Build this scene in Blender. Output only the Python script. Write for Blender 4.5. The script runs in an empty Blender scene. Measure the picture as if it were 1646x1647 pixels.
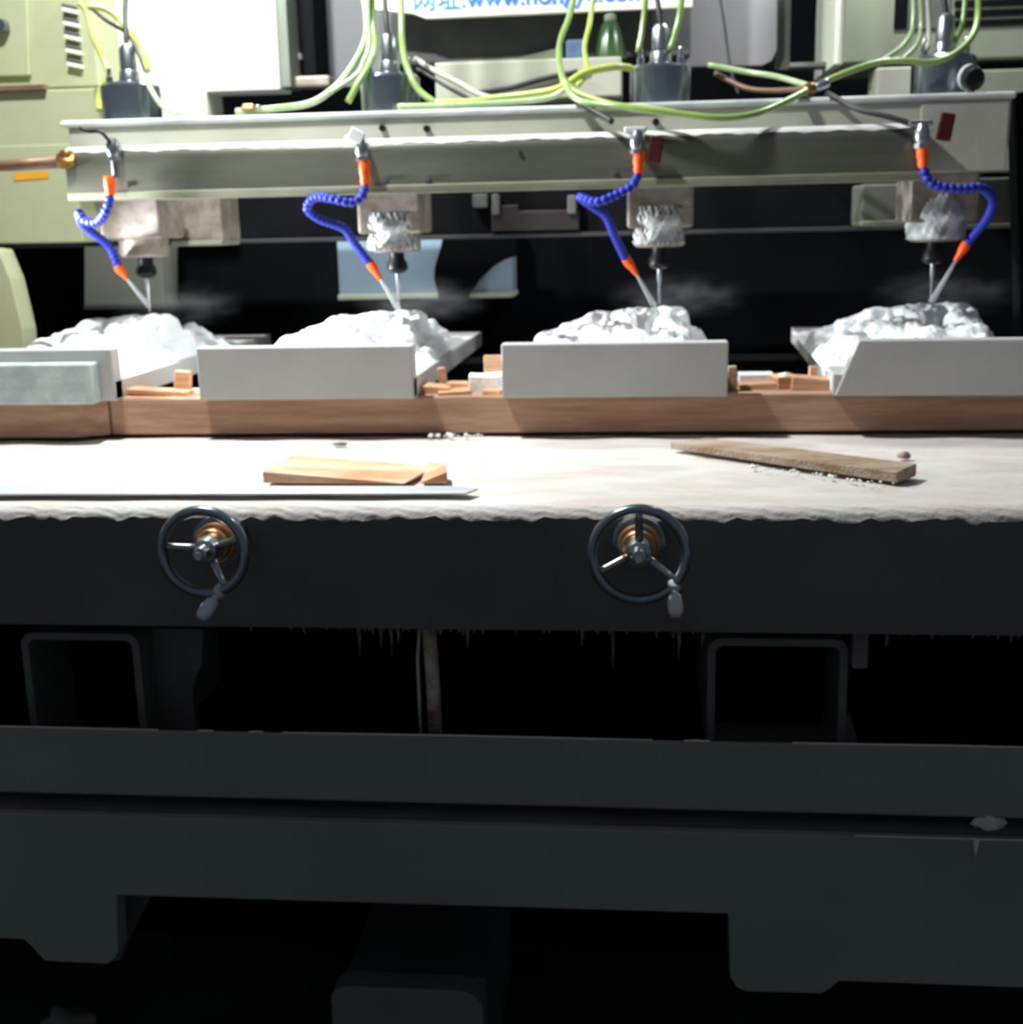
import bpy, bmesh, math, random
import numpy as np
from mathutils import Vector, Matrix

# ------------------------------------------------------------------ camera
sc = bpy.context.scene
COL = sc.collection
CAMZ = 1.24
FPX = 2000.0
PITCH, YAW, ROLL = math.radians(13), math.radians(6), math.radians(-1.25)
_f = Vector((-math.sin(YAW) * math.cos(PITCH), math.cos(YAW) * math.cos(PITCH), -math.sin(PITCH)))
_r0 = Vector((math.cos(YAW), math.sin(YAW), 0))
_u0 = _r0.cross(_f)
_r = math.cos(ROLL) * _r0 + math.sin(ROLL) * _u0
_u = -math.sin(ROLL) * _r0 + math.cos(ROLL) * _u0
cam_d = bpy.data.cameras.new('camera')
cam = bpy.data.objects.new('camera', cam_d)
COL.objects.link(cam)
m = Matrix((_r, _u, -_f)).transposed().to_4x4()
m.translation = Vector((0, 0, CAMZ))
cam.matrix_world = m
cam_d.sensor_width = 36
cam_d.lens = FPX / 1646 * 36
cam_d.clip_start = 0.02
cam_d.dof.use_dof = True
cam_d.dof.focus_distance = 0.9
cam_d.dof.aperture_fstop = 11
sc.camera = cam

# ------------------------------------------------------------------ light and exposure
sc.view_settings.view_transform = 'Standard'
sc.view_settings.look = 'None'
sc.view_settings.exposure = 0.0
sc.view_settings.gamma = 1
sc.view_settings.use_curve_mapping = False
w = bpy.data.worlds.new('world')
sc.world = w
w.use_nodes = True
w.node_tree.nodes['Background'].inputs[0].default_value = (0.72, 0.85, 1.0, 1)
w.node_tree.nodes['Background'].inputs[1].default_value = 0.125


def lamp(name, loc, aim, energy, size, color, spot=None, blend=0.5):
    if spot:
        d = bpy.data.lights.new(name, 'SPOT')
        d.spot_size = math.radians(spot)
        d.spot_blend = blend
        d.shadow_soft_size = size
    else:
        d = bpy.data.lights.new(name, 'AREA')
        d.shape = 'DISK'
        d.size = size
    d.energy = energy
    d.color = color
    o = bpy.data.objects.new(name, d)
    COL.objects.link(o)
    o.location = loc
    o.rotation_euler = (Vector(aim) - Vector(loc)).to_track_quat('-Z', 'Y').to_euler()
    return o


# halogen work lamp hung high at the left, just in front of the spindle bridge
lamp('work_lamp', (-0.85, 1.86, CAMZ + 1.30), (-0.60, 2.05, 0.9), 56, 0.10, (0.94, 1.0, 0.97))
# lamp and added fill behind the bridge, over the backs of the marble slabs
lamp('rear_light', (-0.75, 2.58, CAMZ + 0.80), (-0.68, 2.55, 0.9), 8.5, 0.08, (0.93, 1.0, 0.95))
lamp('rear_light', (0.50, 2.52, CAMZ + 0.85), (0.45, 2.85, 1.2), 7, 0.08, (0.93, 0.98, 1.0))  # unseen fill light added to brighten the cabinets at right
# low reflector lamp at the left, shining along the row of carvings
lamp('side_lamp', (-1.36, 2.09, CAMZ + 0.01), (0.15, 2.40, CAMZ - 0.27), 200, 0.04, (0.93, 0.98, 1.0), spot=56, blend=1.0)

random.seed(7)
rng = np.random.default_rng(5)


# ------------------------------------------------------------------ helpers
def P(x, y, Y):
    """point on the vertical plane at distance Y seen at picture position x, y"""
    d = _f + _r * ((x - 823) / FPX) - _u * ((y - 823.5) / FPX)
    d = d * (Y / d.y)
    return Vector((d.x, d.y, d.z + CAMZ))


def PZ(x, y, z):
    """point on the horizontal plane at world height z"""
    d = _f + _r * ((x - 823) / FPX) - _u * ((y - 823.5) / FPX)
    d = d * ((z - CAMZ) / d.z)
    return Vector((d.x, d.y, z))


def s2l(c):
    return tuple(((v / 255) / 12.92 if v / 255 <= 0.04045 else ((v / 255 + 0.055) / 1.055) ** 2.4) for v in c)


def mat(name, rgb, rough=0.6, metal=0.0, var=0.0, vscale=8.0, rgb2=None, stretch=None, bump=0.0, bscale=60.0,
        spec=0.4, transmission=0.0, alpha=1.0, coat=0.0):
    """rgb as 0..255 surface colour; rgb2 a second colour mixed in by noise"""
    mt = bpy.data.materials.new(name)
    mt.use_nodes = True
    nt = mt.node_tree
    b = nt.nodes['Principled BSDF']
    c1 = s2l(rgb) + (1,)
    b.inputs['Base Color'].default_value = c1
    b.inputs['Roughness'].default_value = rough
    b.inputs['Metallic'].default_value = metal
    b.inputs['Specular IOR Level'].default_value = spec
    b.inputs['Transmission Weight'].default_value = transmission
    b.inputs['Alpha'].default_value = alpha
    b.inputs['Coat Weight'].default_value = coat
    tc = nt.nodes.new('ShaderNodeTexCoord')
    mp = nt.nodes.new('ShaderNodeMapping')
    nt.links.new(tc.outputs['Object'], mp.inputs[0])
    if stretch:
        mp.inputs['Scale'].default_value = stretch
    nz = nt.nodes.new('ShaderNodeTexNoise')
    nz.inputs['Scale'].default_value = vscale
    nz.inputs['Detail'].default_value = 6
    nz.inputs['Roughness'].default_value = 0.6
    nt.links.new(mp.outputs[0], nz.inputs['Vector'])
    if var > 0 or rgb2:
        rp = nt.nodes.new('ShaderNodeValToRGB')
        rp.color_ramp.elements[0].position = 0.38
        rp.color_ramp.elements[1].position = 0.64
        c2 = s2l(rgb2) + (1,) if rgb2 else tuple(v * (1 - var) for v in c1[:3]) + (1,)
        rp.color_ramp.elements[0].color = c2
        rp.color_ramp.elements[1].color = c1
        nt.links.new(nz.outputs['Fac'], rp.inputs[0])
        nt.links.new(rp.outputs[0], b.inputs['Base Color'])
    if bump:
        n2 = nt.nodes.new('ShaderNodeTexNoise')
        n2.inputs['Scale'].default_value = bscale
        n2.inputs['Detail'].default_value = 4
        nt.links.new(mp.outputs[0], n2.inputs['Vector'])
        bp = nt.nodes.new('ShaderNodeBump')
        bp.inputs['Strength'].default_value = bump
        bp.inputs['Distance'].default_value = 0.01
        nt.links.new(n2.outputs['Fac'], bp.inputs['Height'])
        nt.links.new(bp.outputs[0], b.inputs['Normal'])
    return mt


M = dict(
    marble=mat('marble', (184, 182, 180), 0.55, var=0.08, vscale=9, bump=0.04, bscale=90),
    marble_carved=mat('carved_marble', (240, 242, 244), 0.5, var=0.06, vscale=40, bump=0.35, bscale=160),
    marble_grey=mat('grey_marble', (205, 214, 212), 0.5, rgb2=(176, 188, 188), vscale=22, bump=0.1),
    dust=mat('marble_dust', (208, 204, 200), 0.85, rgb2=(196, 182, 176), vscale=7, stretch=(1, 2.2, 1), bump=0.2, bscale=70),
    wood=mat('timber', (186, 148, 124), 0.75, rgb2=(158, 120, 98), vscale=5, stretch=(1.2, 9, 14), bump=0.25, bscale=30),
    wood_pale=mat('plywood', (214, 172, 138), 0.75, rgb2=(188, 138, 104), vscale=6, stretch=(1.5, 8, 20), bump=0.3, bscale=30),
    wood_old=mat('dusty_wood', (146, 118, 94), 0.85, rgb2=(178, 160, 144), vscale=9, stretch=(1, 5, 5), bump=0.6, bscale=60),
    foam=mat('foam', (236, 238, 238), 0.8, bump=0.2, bscale=120),
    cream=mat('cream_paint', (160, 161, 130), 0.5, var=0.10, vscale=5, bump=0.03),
    cream_lit=mat('lit_cream_paint', (214, 216, 200), 0.5, var=0.05, vscale=4),
    beige=mat('bridge_paint', (170, 168, 154), 0.5, var=0.12, vscale=7, bump=0.04),
    bar=mat('bar_steel', (96, 97, 86), 0.38, 0.3, var=0.25, vscale=6, stretch=(0.4, 3, 3), bump=0.04),
    steel=mat('steel', (170, 174, 180), 0.3, 0.95, var=0.2, vscale=20),
    steel_dark=mat('dark_steel', (146, 154, 164), 0.22, 0.9, var=0.3, vscale=14),
    chrome=mat('chrome', (205, 205, 210), 0.22, 1.0, var=0.3, vscale=20),
    strip=mat('steel_strip', (206, 207, 214), 0.45, 0.3, var=0.2, vscale=20, stretch=(0.3, 4, 1)),
    body=mat('spindle_body', (150, 140, 132), 0.5, 0.1, rgb2=(116, 102, 92), vscale=22, bump=0.1),
    wrap=mat('plastic_wrap', (200, 204, 206), 0.32, rgb2=(150, 150, 150), vscale=30, bump=0.8, bscale=40),
    black=mat('black_metal', (34, 32, 34), 0.4, 0.5),
    brass=mat('brass', (150, 112, 66), 0.35, 0.8, var=0.35, vscale=60),
    bronze=mat('bronze_ring', (190, 142, 100), 0.35, 0.85, var=0.3, vscale=30),
    copper_pipe=mat('brown_pipe', (122, 98, 82), 0.5, 0.3, rgb2=(110, 78, 60), vscale=20),
    orange=mat('orange_plastic', (255, 92, 8), 0.45, var=0.15, vscale=60),
    blue=mat('blue_plastic', (14, 34, 150), 0.5, var=0.12, vscale=60),
    red=mat('red_grip', (72, 8, 13), 0.5, var=0.3, vscale=40),
    tube_g=mat('green_tube', (146, 172, 98), 0.25, var=0.25, vscale=10, spec=0.6),
    tube_y=mat('yellow_tube', (186, 192, 74), 0.3, rgb2=(156, 176, 96), vscale=9, spec=0.6),
    tube_c=mat('clear_tube', (186, 196, 164), 0.22, rgb2=(146, 172, 118), vscale=12, spec=0.6),
    cable=mat('black_cable', (36, 36, 38), 0.5),
    frame=mat('frame_paint', (112, 116, 108), 0.55, var=0.25, vscale=4, bump=0.06, bscale=40),
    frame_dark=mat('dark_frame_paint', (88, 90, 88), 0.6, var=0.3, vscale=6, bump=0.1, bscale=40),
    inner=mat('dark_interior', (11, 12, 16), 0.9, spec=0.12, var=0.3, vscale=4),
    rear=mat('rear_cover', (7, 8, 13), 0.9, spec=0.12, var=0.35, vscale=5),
    blue_grey=mat('blue_grey_panel', (150, 170, 190), 0.5, var=0.08, vscale=6),
    lilac=mat('grey_panel', (140, 138, 140), 0.6, var=0.06, vscale=5),
    green_grey=mat('green_grey_paint', (130, 134, 116), 0.55, var=0.12, vscale=6),
    white_sign=mat('sign_board', (226, 228, 208), 0.6),
    sign_blue=mat('sign_lettering', (50, 120, 220), 0.6),
    sticker=mat('orange_label', (206, 146, 30), 0.6, var=0.1, vscale=60),
    glass_green=mat('green_plastic', (62, 96, 50), 0.25, rgb2=(40, 66, 36), vscale=12, transmission=0.3),
    maroon=mat('maroon_part', (36, 20, 24), 0.6, var=0.4, vscale=12),
    floor=mat('wet_floor', (64, 66, 62), 0.5, var=0.4, vscale=3, bump=0.2, bscale=20),
    crust=mat('slurry_crust', (128, 120, 108), 0.8, rgb2=(90, 80, 70), vscale=40, bump=0.5, bscale=90),
    plaster=mat('plaster_lump', (206, 200, 186), 0.8, var=0.1, vscale=30, bump=0.4),
)


def water_mat(name, dens):
    mt = bpy.data.materials.new(name)
    mt.use_nodes = True
    nt = mt.node_tree
    nt.nodes.clear()
    out = nt.nodes.new('ShaderNodeOutputMaterial')
    mx = nt.nodes.new('ShaderNodeMixShader')
    tr = nt.nodes.new('ShaderNodeBsdfTransparent')
    pr = nt.nodes.new('ShaderNodeBsdfPrincipled')
    pr.inputs['Base Color'].default_value = (0.62, 0.64, 0.64, 1)
    pr.inputs['Roughness'].default_value = 0.4
    mx.inputs[0].default_value = dens
    nt.links.new(tr.outputs[0], mx.inputs[1])
    nt.links.new(pr.outputs[0], mx.inputs[2])
    nt.links.new(mx.outputs[0], out.inputs[0])
    return mt


M['table_paint'] = mat('table_paint', (98, 98, 92), 0.55, var=0.25, vscale=4, bump=0.06, bscale=40)
M['lower_paint'] = mat('lower_paint', (132, 138, 130), 0.6, var=0.2, vscale=3, bump=0.06, bscale=40)
M['lilac_dark'] = mat('darker_grey_panel', (104, 103, 108), 0.6, var=0.06, vscale=5)
M['flange'] = mat('flange_paint', (118, 118, 98), 0.6, var=0.2, vscale=10)
M['highlight_film'] = mat('highlight_film', (214, 216, 212), 0.6, rgb2=(168, 172, 172), vscale=12, stretch=(0.5, 2, 2), bump=0.15)  # pale colour stands for the highlight on bar top and plate edge
M['offcut'] = mat('dusty_offcut', (204, 138, 102), 0.8, rgb2=(224, 190, 162), vscale=5, stretch=(1, 3, 3), bump=0.3, bscale=40)
M['grip'] = mat('steel_grip', (206, 208, 214), 0.35, 0.15)
M['blue_dark'] = mat('faded_blue', (84, 104, 136), 0.6, var=0.3, vscale=30)
M['pipe_crust'] = mat('limed_pipe', (226, 206, 186), 0.8, rgb2=(150, 120, 100), vscale=30, bump=0.4, bscale=90)
M['lit_rail_edge'] = mat('lit_rail_edge', (44, 44, 48), 0.7)
M['rim_white'] = mat('worn_white_rim', (206, 208, 206), 0.4, var=0.2, vscale=30)
M['water'] = water_mat('water_spray', 0.42)


def mist_mat(name, dens):
    mt = bpy.data.materials.new(name)
    mt.use_nodes = True
    nt = mt.node_tree
    nt.nodes.clear()
    out = nt.nodes.new('ShaderNodeOutputMaterial')
    vs = nt.nodes.new('ShaderNodeVolumeScatter')
    vs.inputs['Color'].default_value = (0.95, 0.97, 1, 1)
    vs.inputs['Anisotropy'].default_value = 0.2
    tc = nt.nodes.new('ShaderNodeTexCoord')
    ln = nt.nodes.new('ShaderNodeVectorMath')
    ln.operation = 'LENGTH'
    nt.links.new(tc.outputs['Object'], ln.inputs[0])
    mr = nt.nodes.new('ShaderNodeMapRange')
    mr.interpolation_type = 'SMOOTHSTEP'
    mr.inputs['From Min'].default_value = 0.15
    mr.inputs['From Max'].default_value = 1.0
    mr.inputs['To Min'].default_value = dens
    mr.inputs['To Max'].default_value = 0.0
    nt.links.new(ln.outputs['Value'], mr.inputs['Value'])
    nz = nt.nodes.new('ShaderNodeTexNoise')
    nz.inputs['Scale'].default_value = 2.6
    nz.inputs['Detail'].default_value = 3
    nt.links.new(tc.outputs['Object'], nz.inputs['Vector'])
    m2 = nt.nodes.new('ShaderNodeMapRange')
    m2.inputs['From Min'].default_value = 0.38
    m2.inputs['From Max'].default_value = 0.68
    nt.links.new(nz.outputs['Fac'], m2.inputs['Value'])
    ml = nt.nodes.new('ShaderNodeMath')
    ml.operation = 'MULTIPLY'
    nt.links.new(mr.outputs[0], ml.inputs[0])
    nt.links.new(m2.outputs[0], ml.inputs[1])
    nt.links.new(ml.outputs[0], vs.inputs['Density'])
    nt.links.new(vs.outputs[0], out.inputs['Volume'])
    return mt


M['mist'] = mist_mat('water_mist', 1.5)


def put(name, bm, mt, parent=None, smooth=False, bevel=0.0, seg=2, autosmooth=None):
    """link the bmesh (built in world coordinates) as one mesh object"""
    bmesh.ops.recalc_face_normals(bm, faces=bm.faces)
    bm.normal_update()
    if bevel > 0:
        es = [e for e in bm.edges if len(e.link_faces) == 2 and e.calc_face_angle(0) > 0.6]
        if es:
            bmesh.ops.bevel(bm, geom=es, offset=bevel, segments=seg, profile=0.5, affect='EDGES', clamp_overlap=True)
    if parent is not None:
        r = parent
        while r.parent:
            r = r.parent
        L = Vector(r.location)
    else:
        vs = [v.co for v in bm.verts]
        L = Vector(((min(v.x for v in vs) + max(v.x for v in vs)) / 2, (min(v.y for v in vs) + max(v.y for v in vs)) / 2,
                    min(v.z for v in vs)))
    bmesh.ops.translate(bm, vec=-L, verts=bm.verts)
    bmesh.ops.recalc_face_normals(bm, faces=bm.faces)
    me = bpy.data.meshes.new(name)
    bm.to_mesh(me)
    bm.free()
    if isinstance(mt, str):
        mt = M[mt]
    me.materials.append(mt)
    if smooth:
        for p in me.polygons:
            p.use_smooth = True
        if autosmooth:
            me.set_sharp_from_angle(angle=math.radians(autosmooth))
    o = bpy.data.objects.new(name, me)
    COL.objects.link(o)
    if parent is not None:
        o.parent = parent
    else:
        o.location = L
    return o


def tag(o, label=None, cat=None, group=None, kind=None):
    if label: o['label'] = label
    if cat: o['category'] = cat
    if group: o['group'] = group
    if kind: o['kind'] = kind
    return o


def thing(name, loc, label, cat, group=None):
    o = bpy.data.objects.new(name, None)
    o.empty_display_size = 0.05
    COL.objects.link(o)
    o.location = loc
    return tag(o, label, cat, group)


def nb():
    return bmesh.new()


def box(bm, x0, x1, y0, y1, z0, z1, rot=None):
    vs = [bm.verts.new((x, y, z)) for z in (z0, z1) for y in (y0, y1) for x in (x0, x1)]
    for f in ((0, 1, 3, 2), (4, 6, 7, 5), (0, 4, 5, 1), (2, 3, 7, 6), (0, 2, 6, 4), (1, 5, 7, 3)):
        bm.faces.new([vs[i] for i in f])
    if rot is not None:
        c = Vector(((x0 + x1) / 2, (y0 + y1) / 2, (z0 + z1) / 2))
        bmesh.ops.rotate(bm, cent=c, matrix=rot, verts=vs)
    return vs


def pbox(bm, x0, y0, x1, y1, Y, depth, rot=None):
    """box whose front face at distance Y spans the picture rectangle"""
    cx, cy = (x0 + x1) / 2, (y0 + y1) / 2
    return box(bm, P(x0, cy, Y).x, P(x1, cy, Y).x, Y, Y + depth, P(cx, y1, Y).z, P(cx, y0, Y).z, rot)


def prism(bm, pts, y0, y1):
    """x,z outline extruded from y0 to y1"""
    a = [bm.verts.new((p[0], y0, p[1])) for p in pts]
    b = [bm.verts.new((p[0], y1, p[1])) for p in pts]
    bm.faces.new(a)
    bm.faces.new(list(reversed(b)))
    n = len(pts)
    for i in range(n):
        bm.faces.new([a[i], b[i], b[(i + 1) % n], a[(i + 1) % n]])
    return a + b


def ppoly(bm, pp, Y, depth):
    return prism(bm, [(P(x, y, Y).x, P(x, y, Y).z) for x, y in pp], Y, Y + depth)


def lathe(bm, prof, loc, axis='Z', seg=24, caps=True):
    """prof = (radius, height) list, turned about axis through loc"""
    rings = []
    loc = Vector(loc)
    for r, h in prof:
        ring = []
        for k in range(seg):
            a = 2 * math.pi * k / seg
            c, s = math.cos(a) * r, math.sin(a) * r
            if axis == 'Z': v = Vector((c, s, h))
            elif axis == 'Y': v = Vector((c, h, s))
            elif axis == 'X': v = Vector((h, c, s))
            else: v = axis.to_track_quat('Z', 'Y') @ Vector((c, s, h))
            ring.append(bm.verts.new(loc + v))
        rings.append(ring)
    for i in range(len(rings) - 1):
        for k in range(seg):
            bm.faces.new([rings[i][k], rings[i][(k + 1) % seg], rings[i + 1][(k + 1) % seg], rings[i + 1][k]])
    if caps:
        bm.faces.new(rings[0])
        bm.faces.new(rings[-1])
    return rings


def catmull(pts, n=8):
    pts = [Vector(p) for p in pts]
    if len(pts) < 3:
        return pts
    q = [pts[0] * 2 - pts[1]] + pts + [pts[-1] * 2 - pts[-2]]
    out = []
    for i in range(1, len(q) - 2):
        for k in range(n):
            t = k / n
            a, b, c, d = q[i - 1], q[i], q[i + 1], q[i + 2]
            out.append(0.5 * ((2 * b) + (c - a) * t + (2 * a - 5 * b + 4 * c - d) * t * t + (3 * b - a - 3 * c + d) * t ** 3))
    out.append(pts[-1])
    return out


def tube(bm, pts, r, seg=10, r1=None):
    n = len(pts)
    rings = []
    up = Vector((0.13, 0.31, 0.9)).normalized()
    for i, p in enumerate(pts):
        t = (pts[min(i + 1, n - 1)] - pts[max(i - 1, 0)]).normalized()
        s = t.cross(up)
        if s.length < 1e-3:
            s = t.cross(Vector((1, 0, 0)))
        s.normalize()
        q = s.cross(t)
        rr = r if r1 is None else r + (r1 - r) * i / (n - 1)
        rings.append([bm.verts.new(p + (s * math.cos(a) + q * math.sin(a)) * rr) for a in (2 * math.pi * k / seg for k in range(seg))])
    for i in range(n - 1):
        for k in range(seg):
            bm.faces.new([rings[i][k], rings[i][(k + 1) % seg], rings[i + 1][(k + 1) % seg], rings[i + 1][k]])
    bm.faces.new(rings[0])
    bm.faces.new(rings[-1])


# ------------------------------------------------------------------ key measures (world)
YB = 1.97                               # front of the marble blocks
YW = 2.00                               # front of the timber under them
ZT = P(823, 700, YW).z                  # top of the machine table
YT = PZ(823, 813, ZT).y                 # front edge of the table
ZW = P(823, 641, YB).z                  # top of the timber
ZTB = P(823, 1013, YT).z                # bottom of the table front
ZPL = P(655, 606, YB + 0.03).z          # top of the thin milled slab
XB = [P(807, 600, YB).x + 0.5 * k - 0.0 for k in (-2, -1, 0, 1)]
YG = 2.20                               # front of the spindle bar
YS = 2.40                               # spindle axis
XS = [P(642, 490, YS).x + 0.5 * k for k in (-1, 0, 1, 2)]

# ------------------------------------------------------------------ setting
bm = nb(); box(bm, -3.2, 2.8, -0.8, 3.9, -0.05, 0)
tag(put('floor', bm, 'floor'), kind='structure')
bm = nb(); box(bm, -3.2, 2.8, 3.75, 3.85, 0, 3.2)
tag(put('wall_back', bm, 'inner'), kind='structure')

# ------------------------------------------------------------------ machine table
tbl = thing('work_table', (0, YT + 0.6, ZTB), 'long dark painted machine table with a crusted dusty top and two handwheels on its front', 'machine table')
YE = 2.72
RD = 0.020
zt_b = ZT - 0.004
prof = [(YT, ZTB)] + [(YT + RD - RD * math.cos(t), zt_b - RD + RD * math.sin(t)) for t in np.linspace(0, math.pi / 2, 9)] + [(YE, zt_b), (YE, ZTB)]
bm = nb()
a = [bm.verts.new((-1.9, y, z)) for y, z in prof]
b = [bm.verts.new((1.3, y, z)) for y, z in prof]
bm.faces.new(a); bm.faces.new(list(reversed(b)))
for i in range(len(prof)):
    j = (i + 1) % len(prof)
    bm.faces.new([a[i], a[j], b[j], b[i]])
put('table_body', bm, 'table_paint', tbl, smooth=True, autosmooth=30)
# dust layer with rolled, ragged front edge
nx, ny = 420, 60
xs = np.linspace(-1.88, 1.28, nx)
prof = []
L = YE - YT
bm = nb()
grid = []
ph = rng.random(40) * 6.28
RD = 0.020
for i, x in enumerate(xs):
    edge = sum(math.sin(x * f + ph[k]) for k, f in enumerate((9, 23, 41, 77, 131, 190))) / 6
    edge2 = sum(math.sin(x * f + ph[k + 8]) for k, f in enumerate((31, 83, 167, 240))) / 4
    row = []
    amax = math.radians(72 + 11 * edge + 12 * edge2)
    for j in range(ny):
        if j < 16:   # rolled front
            a = amax * (1 - j / 16)
            r = RD + 0.0012 + 0.0006 * math.sin(x * 140 + j) * math.sin(x * 57 + 2)
            y = YT + RD - r * math.sin(a)
            z = ZT - 0.004 - RD + r * math.cos(a)
        else:
            y = YT + RD + (YE - YT - RD) * ((j - 16) / (ny - 17)) ** 1.3
            z = ZT - 0.0028 + 0.001 * math.sin(x * 37 + y * 53 + 2 * math.sin(y * 31)) * min(1, (y - YT - RD) / 0.05)
        row.append(bm.verts.new((x, y, z)))
    grid.append(row)
for i in range(nx - 1):
    for j in range(ny - 1):
        bm.faces.new([grid[i][j], grid[i + 1][j], grid[i + 1][j + 1], grid[i][j + 1]])
tag(put('marble_dust', bm, 'dust', tbl, smooth=True), 'white marble dust caked over the table top', kind='stuff')
# crust beads along the front edge
bm = nb()
for k in range(110):
    px = random.choice([random.uniform(400, 790), random.uniform(0, 1646), random.uniform(420, 760)])
    q = P(px, 826, YT)
    r = random.uniform(0.0006, 0.0022)
    bmesh.ops.create_icosphere(bm, subdivisions=1, radius=r, matrix=Matrix.Translation((q.x, YT + 0.010 + r, ZT - 0.009)) @ Matrix.Diagonal((1.5, 1, 0.8, 1)))
tag(put('edge_crumbs', bm, 'foam', tbl, smooth=True), 'white crumbs stuck along the front edge', kind='stuff')
# hanging slurry drips
bm = nb()
for k in range(60):
    px = random.uniform(400, 1150) if k < 50 else random.uniform(1390, 1646)
    ln = random.choice([5, 6, 8, 10, 14, 8])
    q = P(px, 1012 + (px - 700) * 0.012, YT + 0.004)
    ln = ln / FPX * YT
    tube(bm, [Vector((q.x, YT + 0.006, ZTB + 0.004)), Vector((q.x + random.uniform(-.0008, .0008), YT + 0.006, ZTB - ln * 0.5)), Vector((q.x, YT + 0.006, ZTB - ln))], 0.0026, 6, 0.0010)
for px, ln in ((575, 55), (610, 38), (627, 52), (638, 32), (750, 38), (935, 30), (985, 70), (1092, 52), (1130, 26), (1428, 26)):
    q = P(px, 1012, YT)
    ln = ln / FPX * YT
    tube(bm, [Vector((q.x, YT + 0.006, ZTB + 0.004)), Vector((q.x + .001, YT + 0.006, ZTB - ln * 0.4)), Vector((q.x, YT + 0.006, ZTB - ln))], 0.0032, 6, 0.0008)
tag(put('hanging_drips', bm, 'crust', tbl, smooth=True), 'thin hanging drips of dried slurry', kind='stuff')

# ------------------------------------------------------------------ square tubes and column under the table
def tube_beam(px0, px1, ytop, label, lean):
    Y = YT + 0.05
    a, b = P(px0, ytop, Y), P(px1, ytop, Y)
    zt = a.z
    zb = P(px0, 1230, Y).z
    x0, x1 = a.x, b.x
    t = 0.010
    r = 0.018
    def rr(x0, x1, z0, z1, r):
        o = []
        for cx, cz, a0 in ((x1 - r, z1 - r, 0), (x0 + r, z1 - r, 90), (x0 + r, z0 + r, 180), (x1 - r, z0 + r, 270)):
            for k in range(6):
                an = math.radians(a0 + 90 * k / 5)
                o.append((cx + r * math.cos(an), cz + r * math.sin(an)))
        return o
    out, inn = rr(x0, x1, zb, zt, r), rr(x0 + t, x1 - t, zb + t, zt - t, r * 0.6)
    bm = nb()
    y1 = Y + 0.30
    A = [bm.verts.new((p[0], Y, p[1])) for p in out]
    B = [bm.verts.new((p[0], Y, p[1])) for p in inn]
    C = [bm.verts.new((p[0], y1, p[1])) for p in out]
    D = [bm.verts.new((p[0], y1, p[1])) for p in inn]
    n = len(out)
    for i in range(n):
        j = (i + 1) % n
        for q in ((A[i], A[j], B[j], B[i]), (A[j], A[i], C[i], C[j]), (B[i], B[j], D[j], D[i]), (C[j], C[i], D[i], D[j])):
            bm.faces.new(q)
    root = thing('support_tube', ((x0 + x1) / 2, Y, zb), label, 'steel support')
    put('square_tube', bm, 'frame', root, smooth=True, autosmooth=35)
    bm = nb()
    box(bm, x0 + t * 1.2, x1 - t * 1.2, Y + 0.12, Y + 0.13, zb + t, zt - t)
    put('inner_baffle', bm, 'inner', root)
    return root


tl = tube_beam(32, 222, 1017, 'open ended square steel tube under the left end of the table', 1)
bm = nb()
# tapering web plate beside the left tube
a = P(222, 1013, YT + .06); 
ppoly(bm, [(220, 1010), (327, 1012), (325, 1070), (314, 1092), (310, 1115), (313, 1150), (316, 1195), (226, 1195)], YT + 0.10, 0.02)
tag(put('web_plate', bm, 'frame', tl, bevel=0.002))
tr = tube_beam(1139, 1366, 1026, 'open ended square steel tube under the right end of the table', 1)
bm = nb(); ppoly(bm, [(1360, 1150), (1368, 1150), (1380, 1195), (1372, 1225), (1356, 1225)], YT + 0.07, 0.01)
put('web_plate', bm, 'frame', tr)
bm = nb(); pbox(bm, 1372, 1012, 1397, 1076, YT + 0.03, 0.02)
tag(put('mounting_tab', bm, 'frame', bevel=0.002), 'small steel tab hanging under the table right of the open square tube', 'bracket')
# drain pipe with crust
dp = thing('drain_pipe', P(695, 1200, YT + 0.06), 'crusted brown drain pipe standing upright under the middle of the table', 'pipe')
bm = nb()
tube(bm, [P(690, 1005, YT + 0.06), P(694, 1060, YT + 0.06), P(698, 1120, YT + 0.06), P(701, 1200, YT + 0.06)], 0.0095, 14)
put('pipe_body', bm, 'pipe_crust', dp, smooth=True)
bm = nb()
tube(bm, [P(675, 1008, YT + 0.055), P(672, 1060, YT + 0.055), P(674, 1110, YT + 0.055), P(678, 1200, YT + 0.055)], 0.0022, 8)
tag(put('lime_streak', bm, 'plaster', dp, smooth=True), 'thin pale streak of lime beside the pipe')
# dark rear bulkhead below the table
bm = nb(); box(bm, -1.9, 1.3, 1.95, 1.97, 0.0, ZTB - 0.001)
tag(put('rear_bulkhead', bm, 'inner'), 'dark steel bulkhead closing the space behind the table supports', 'panel')

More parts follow.
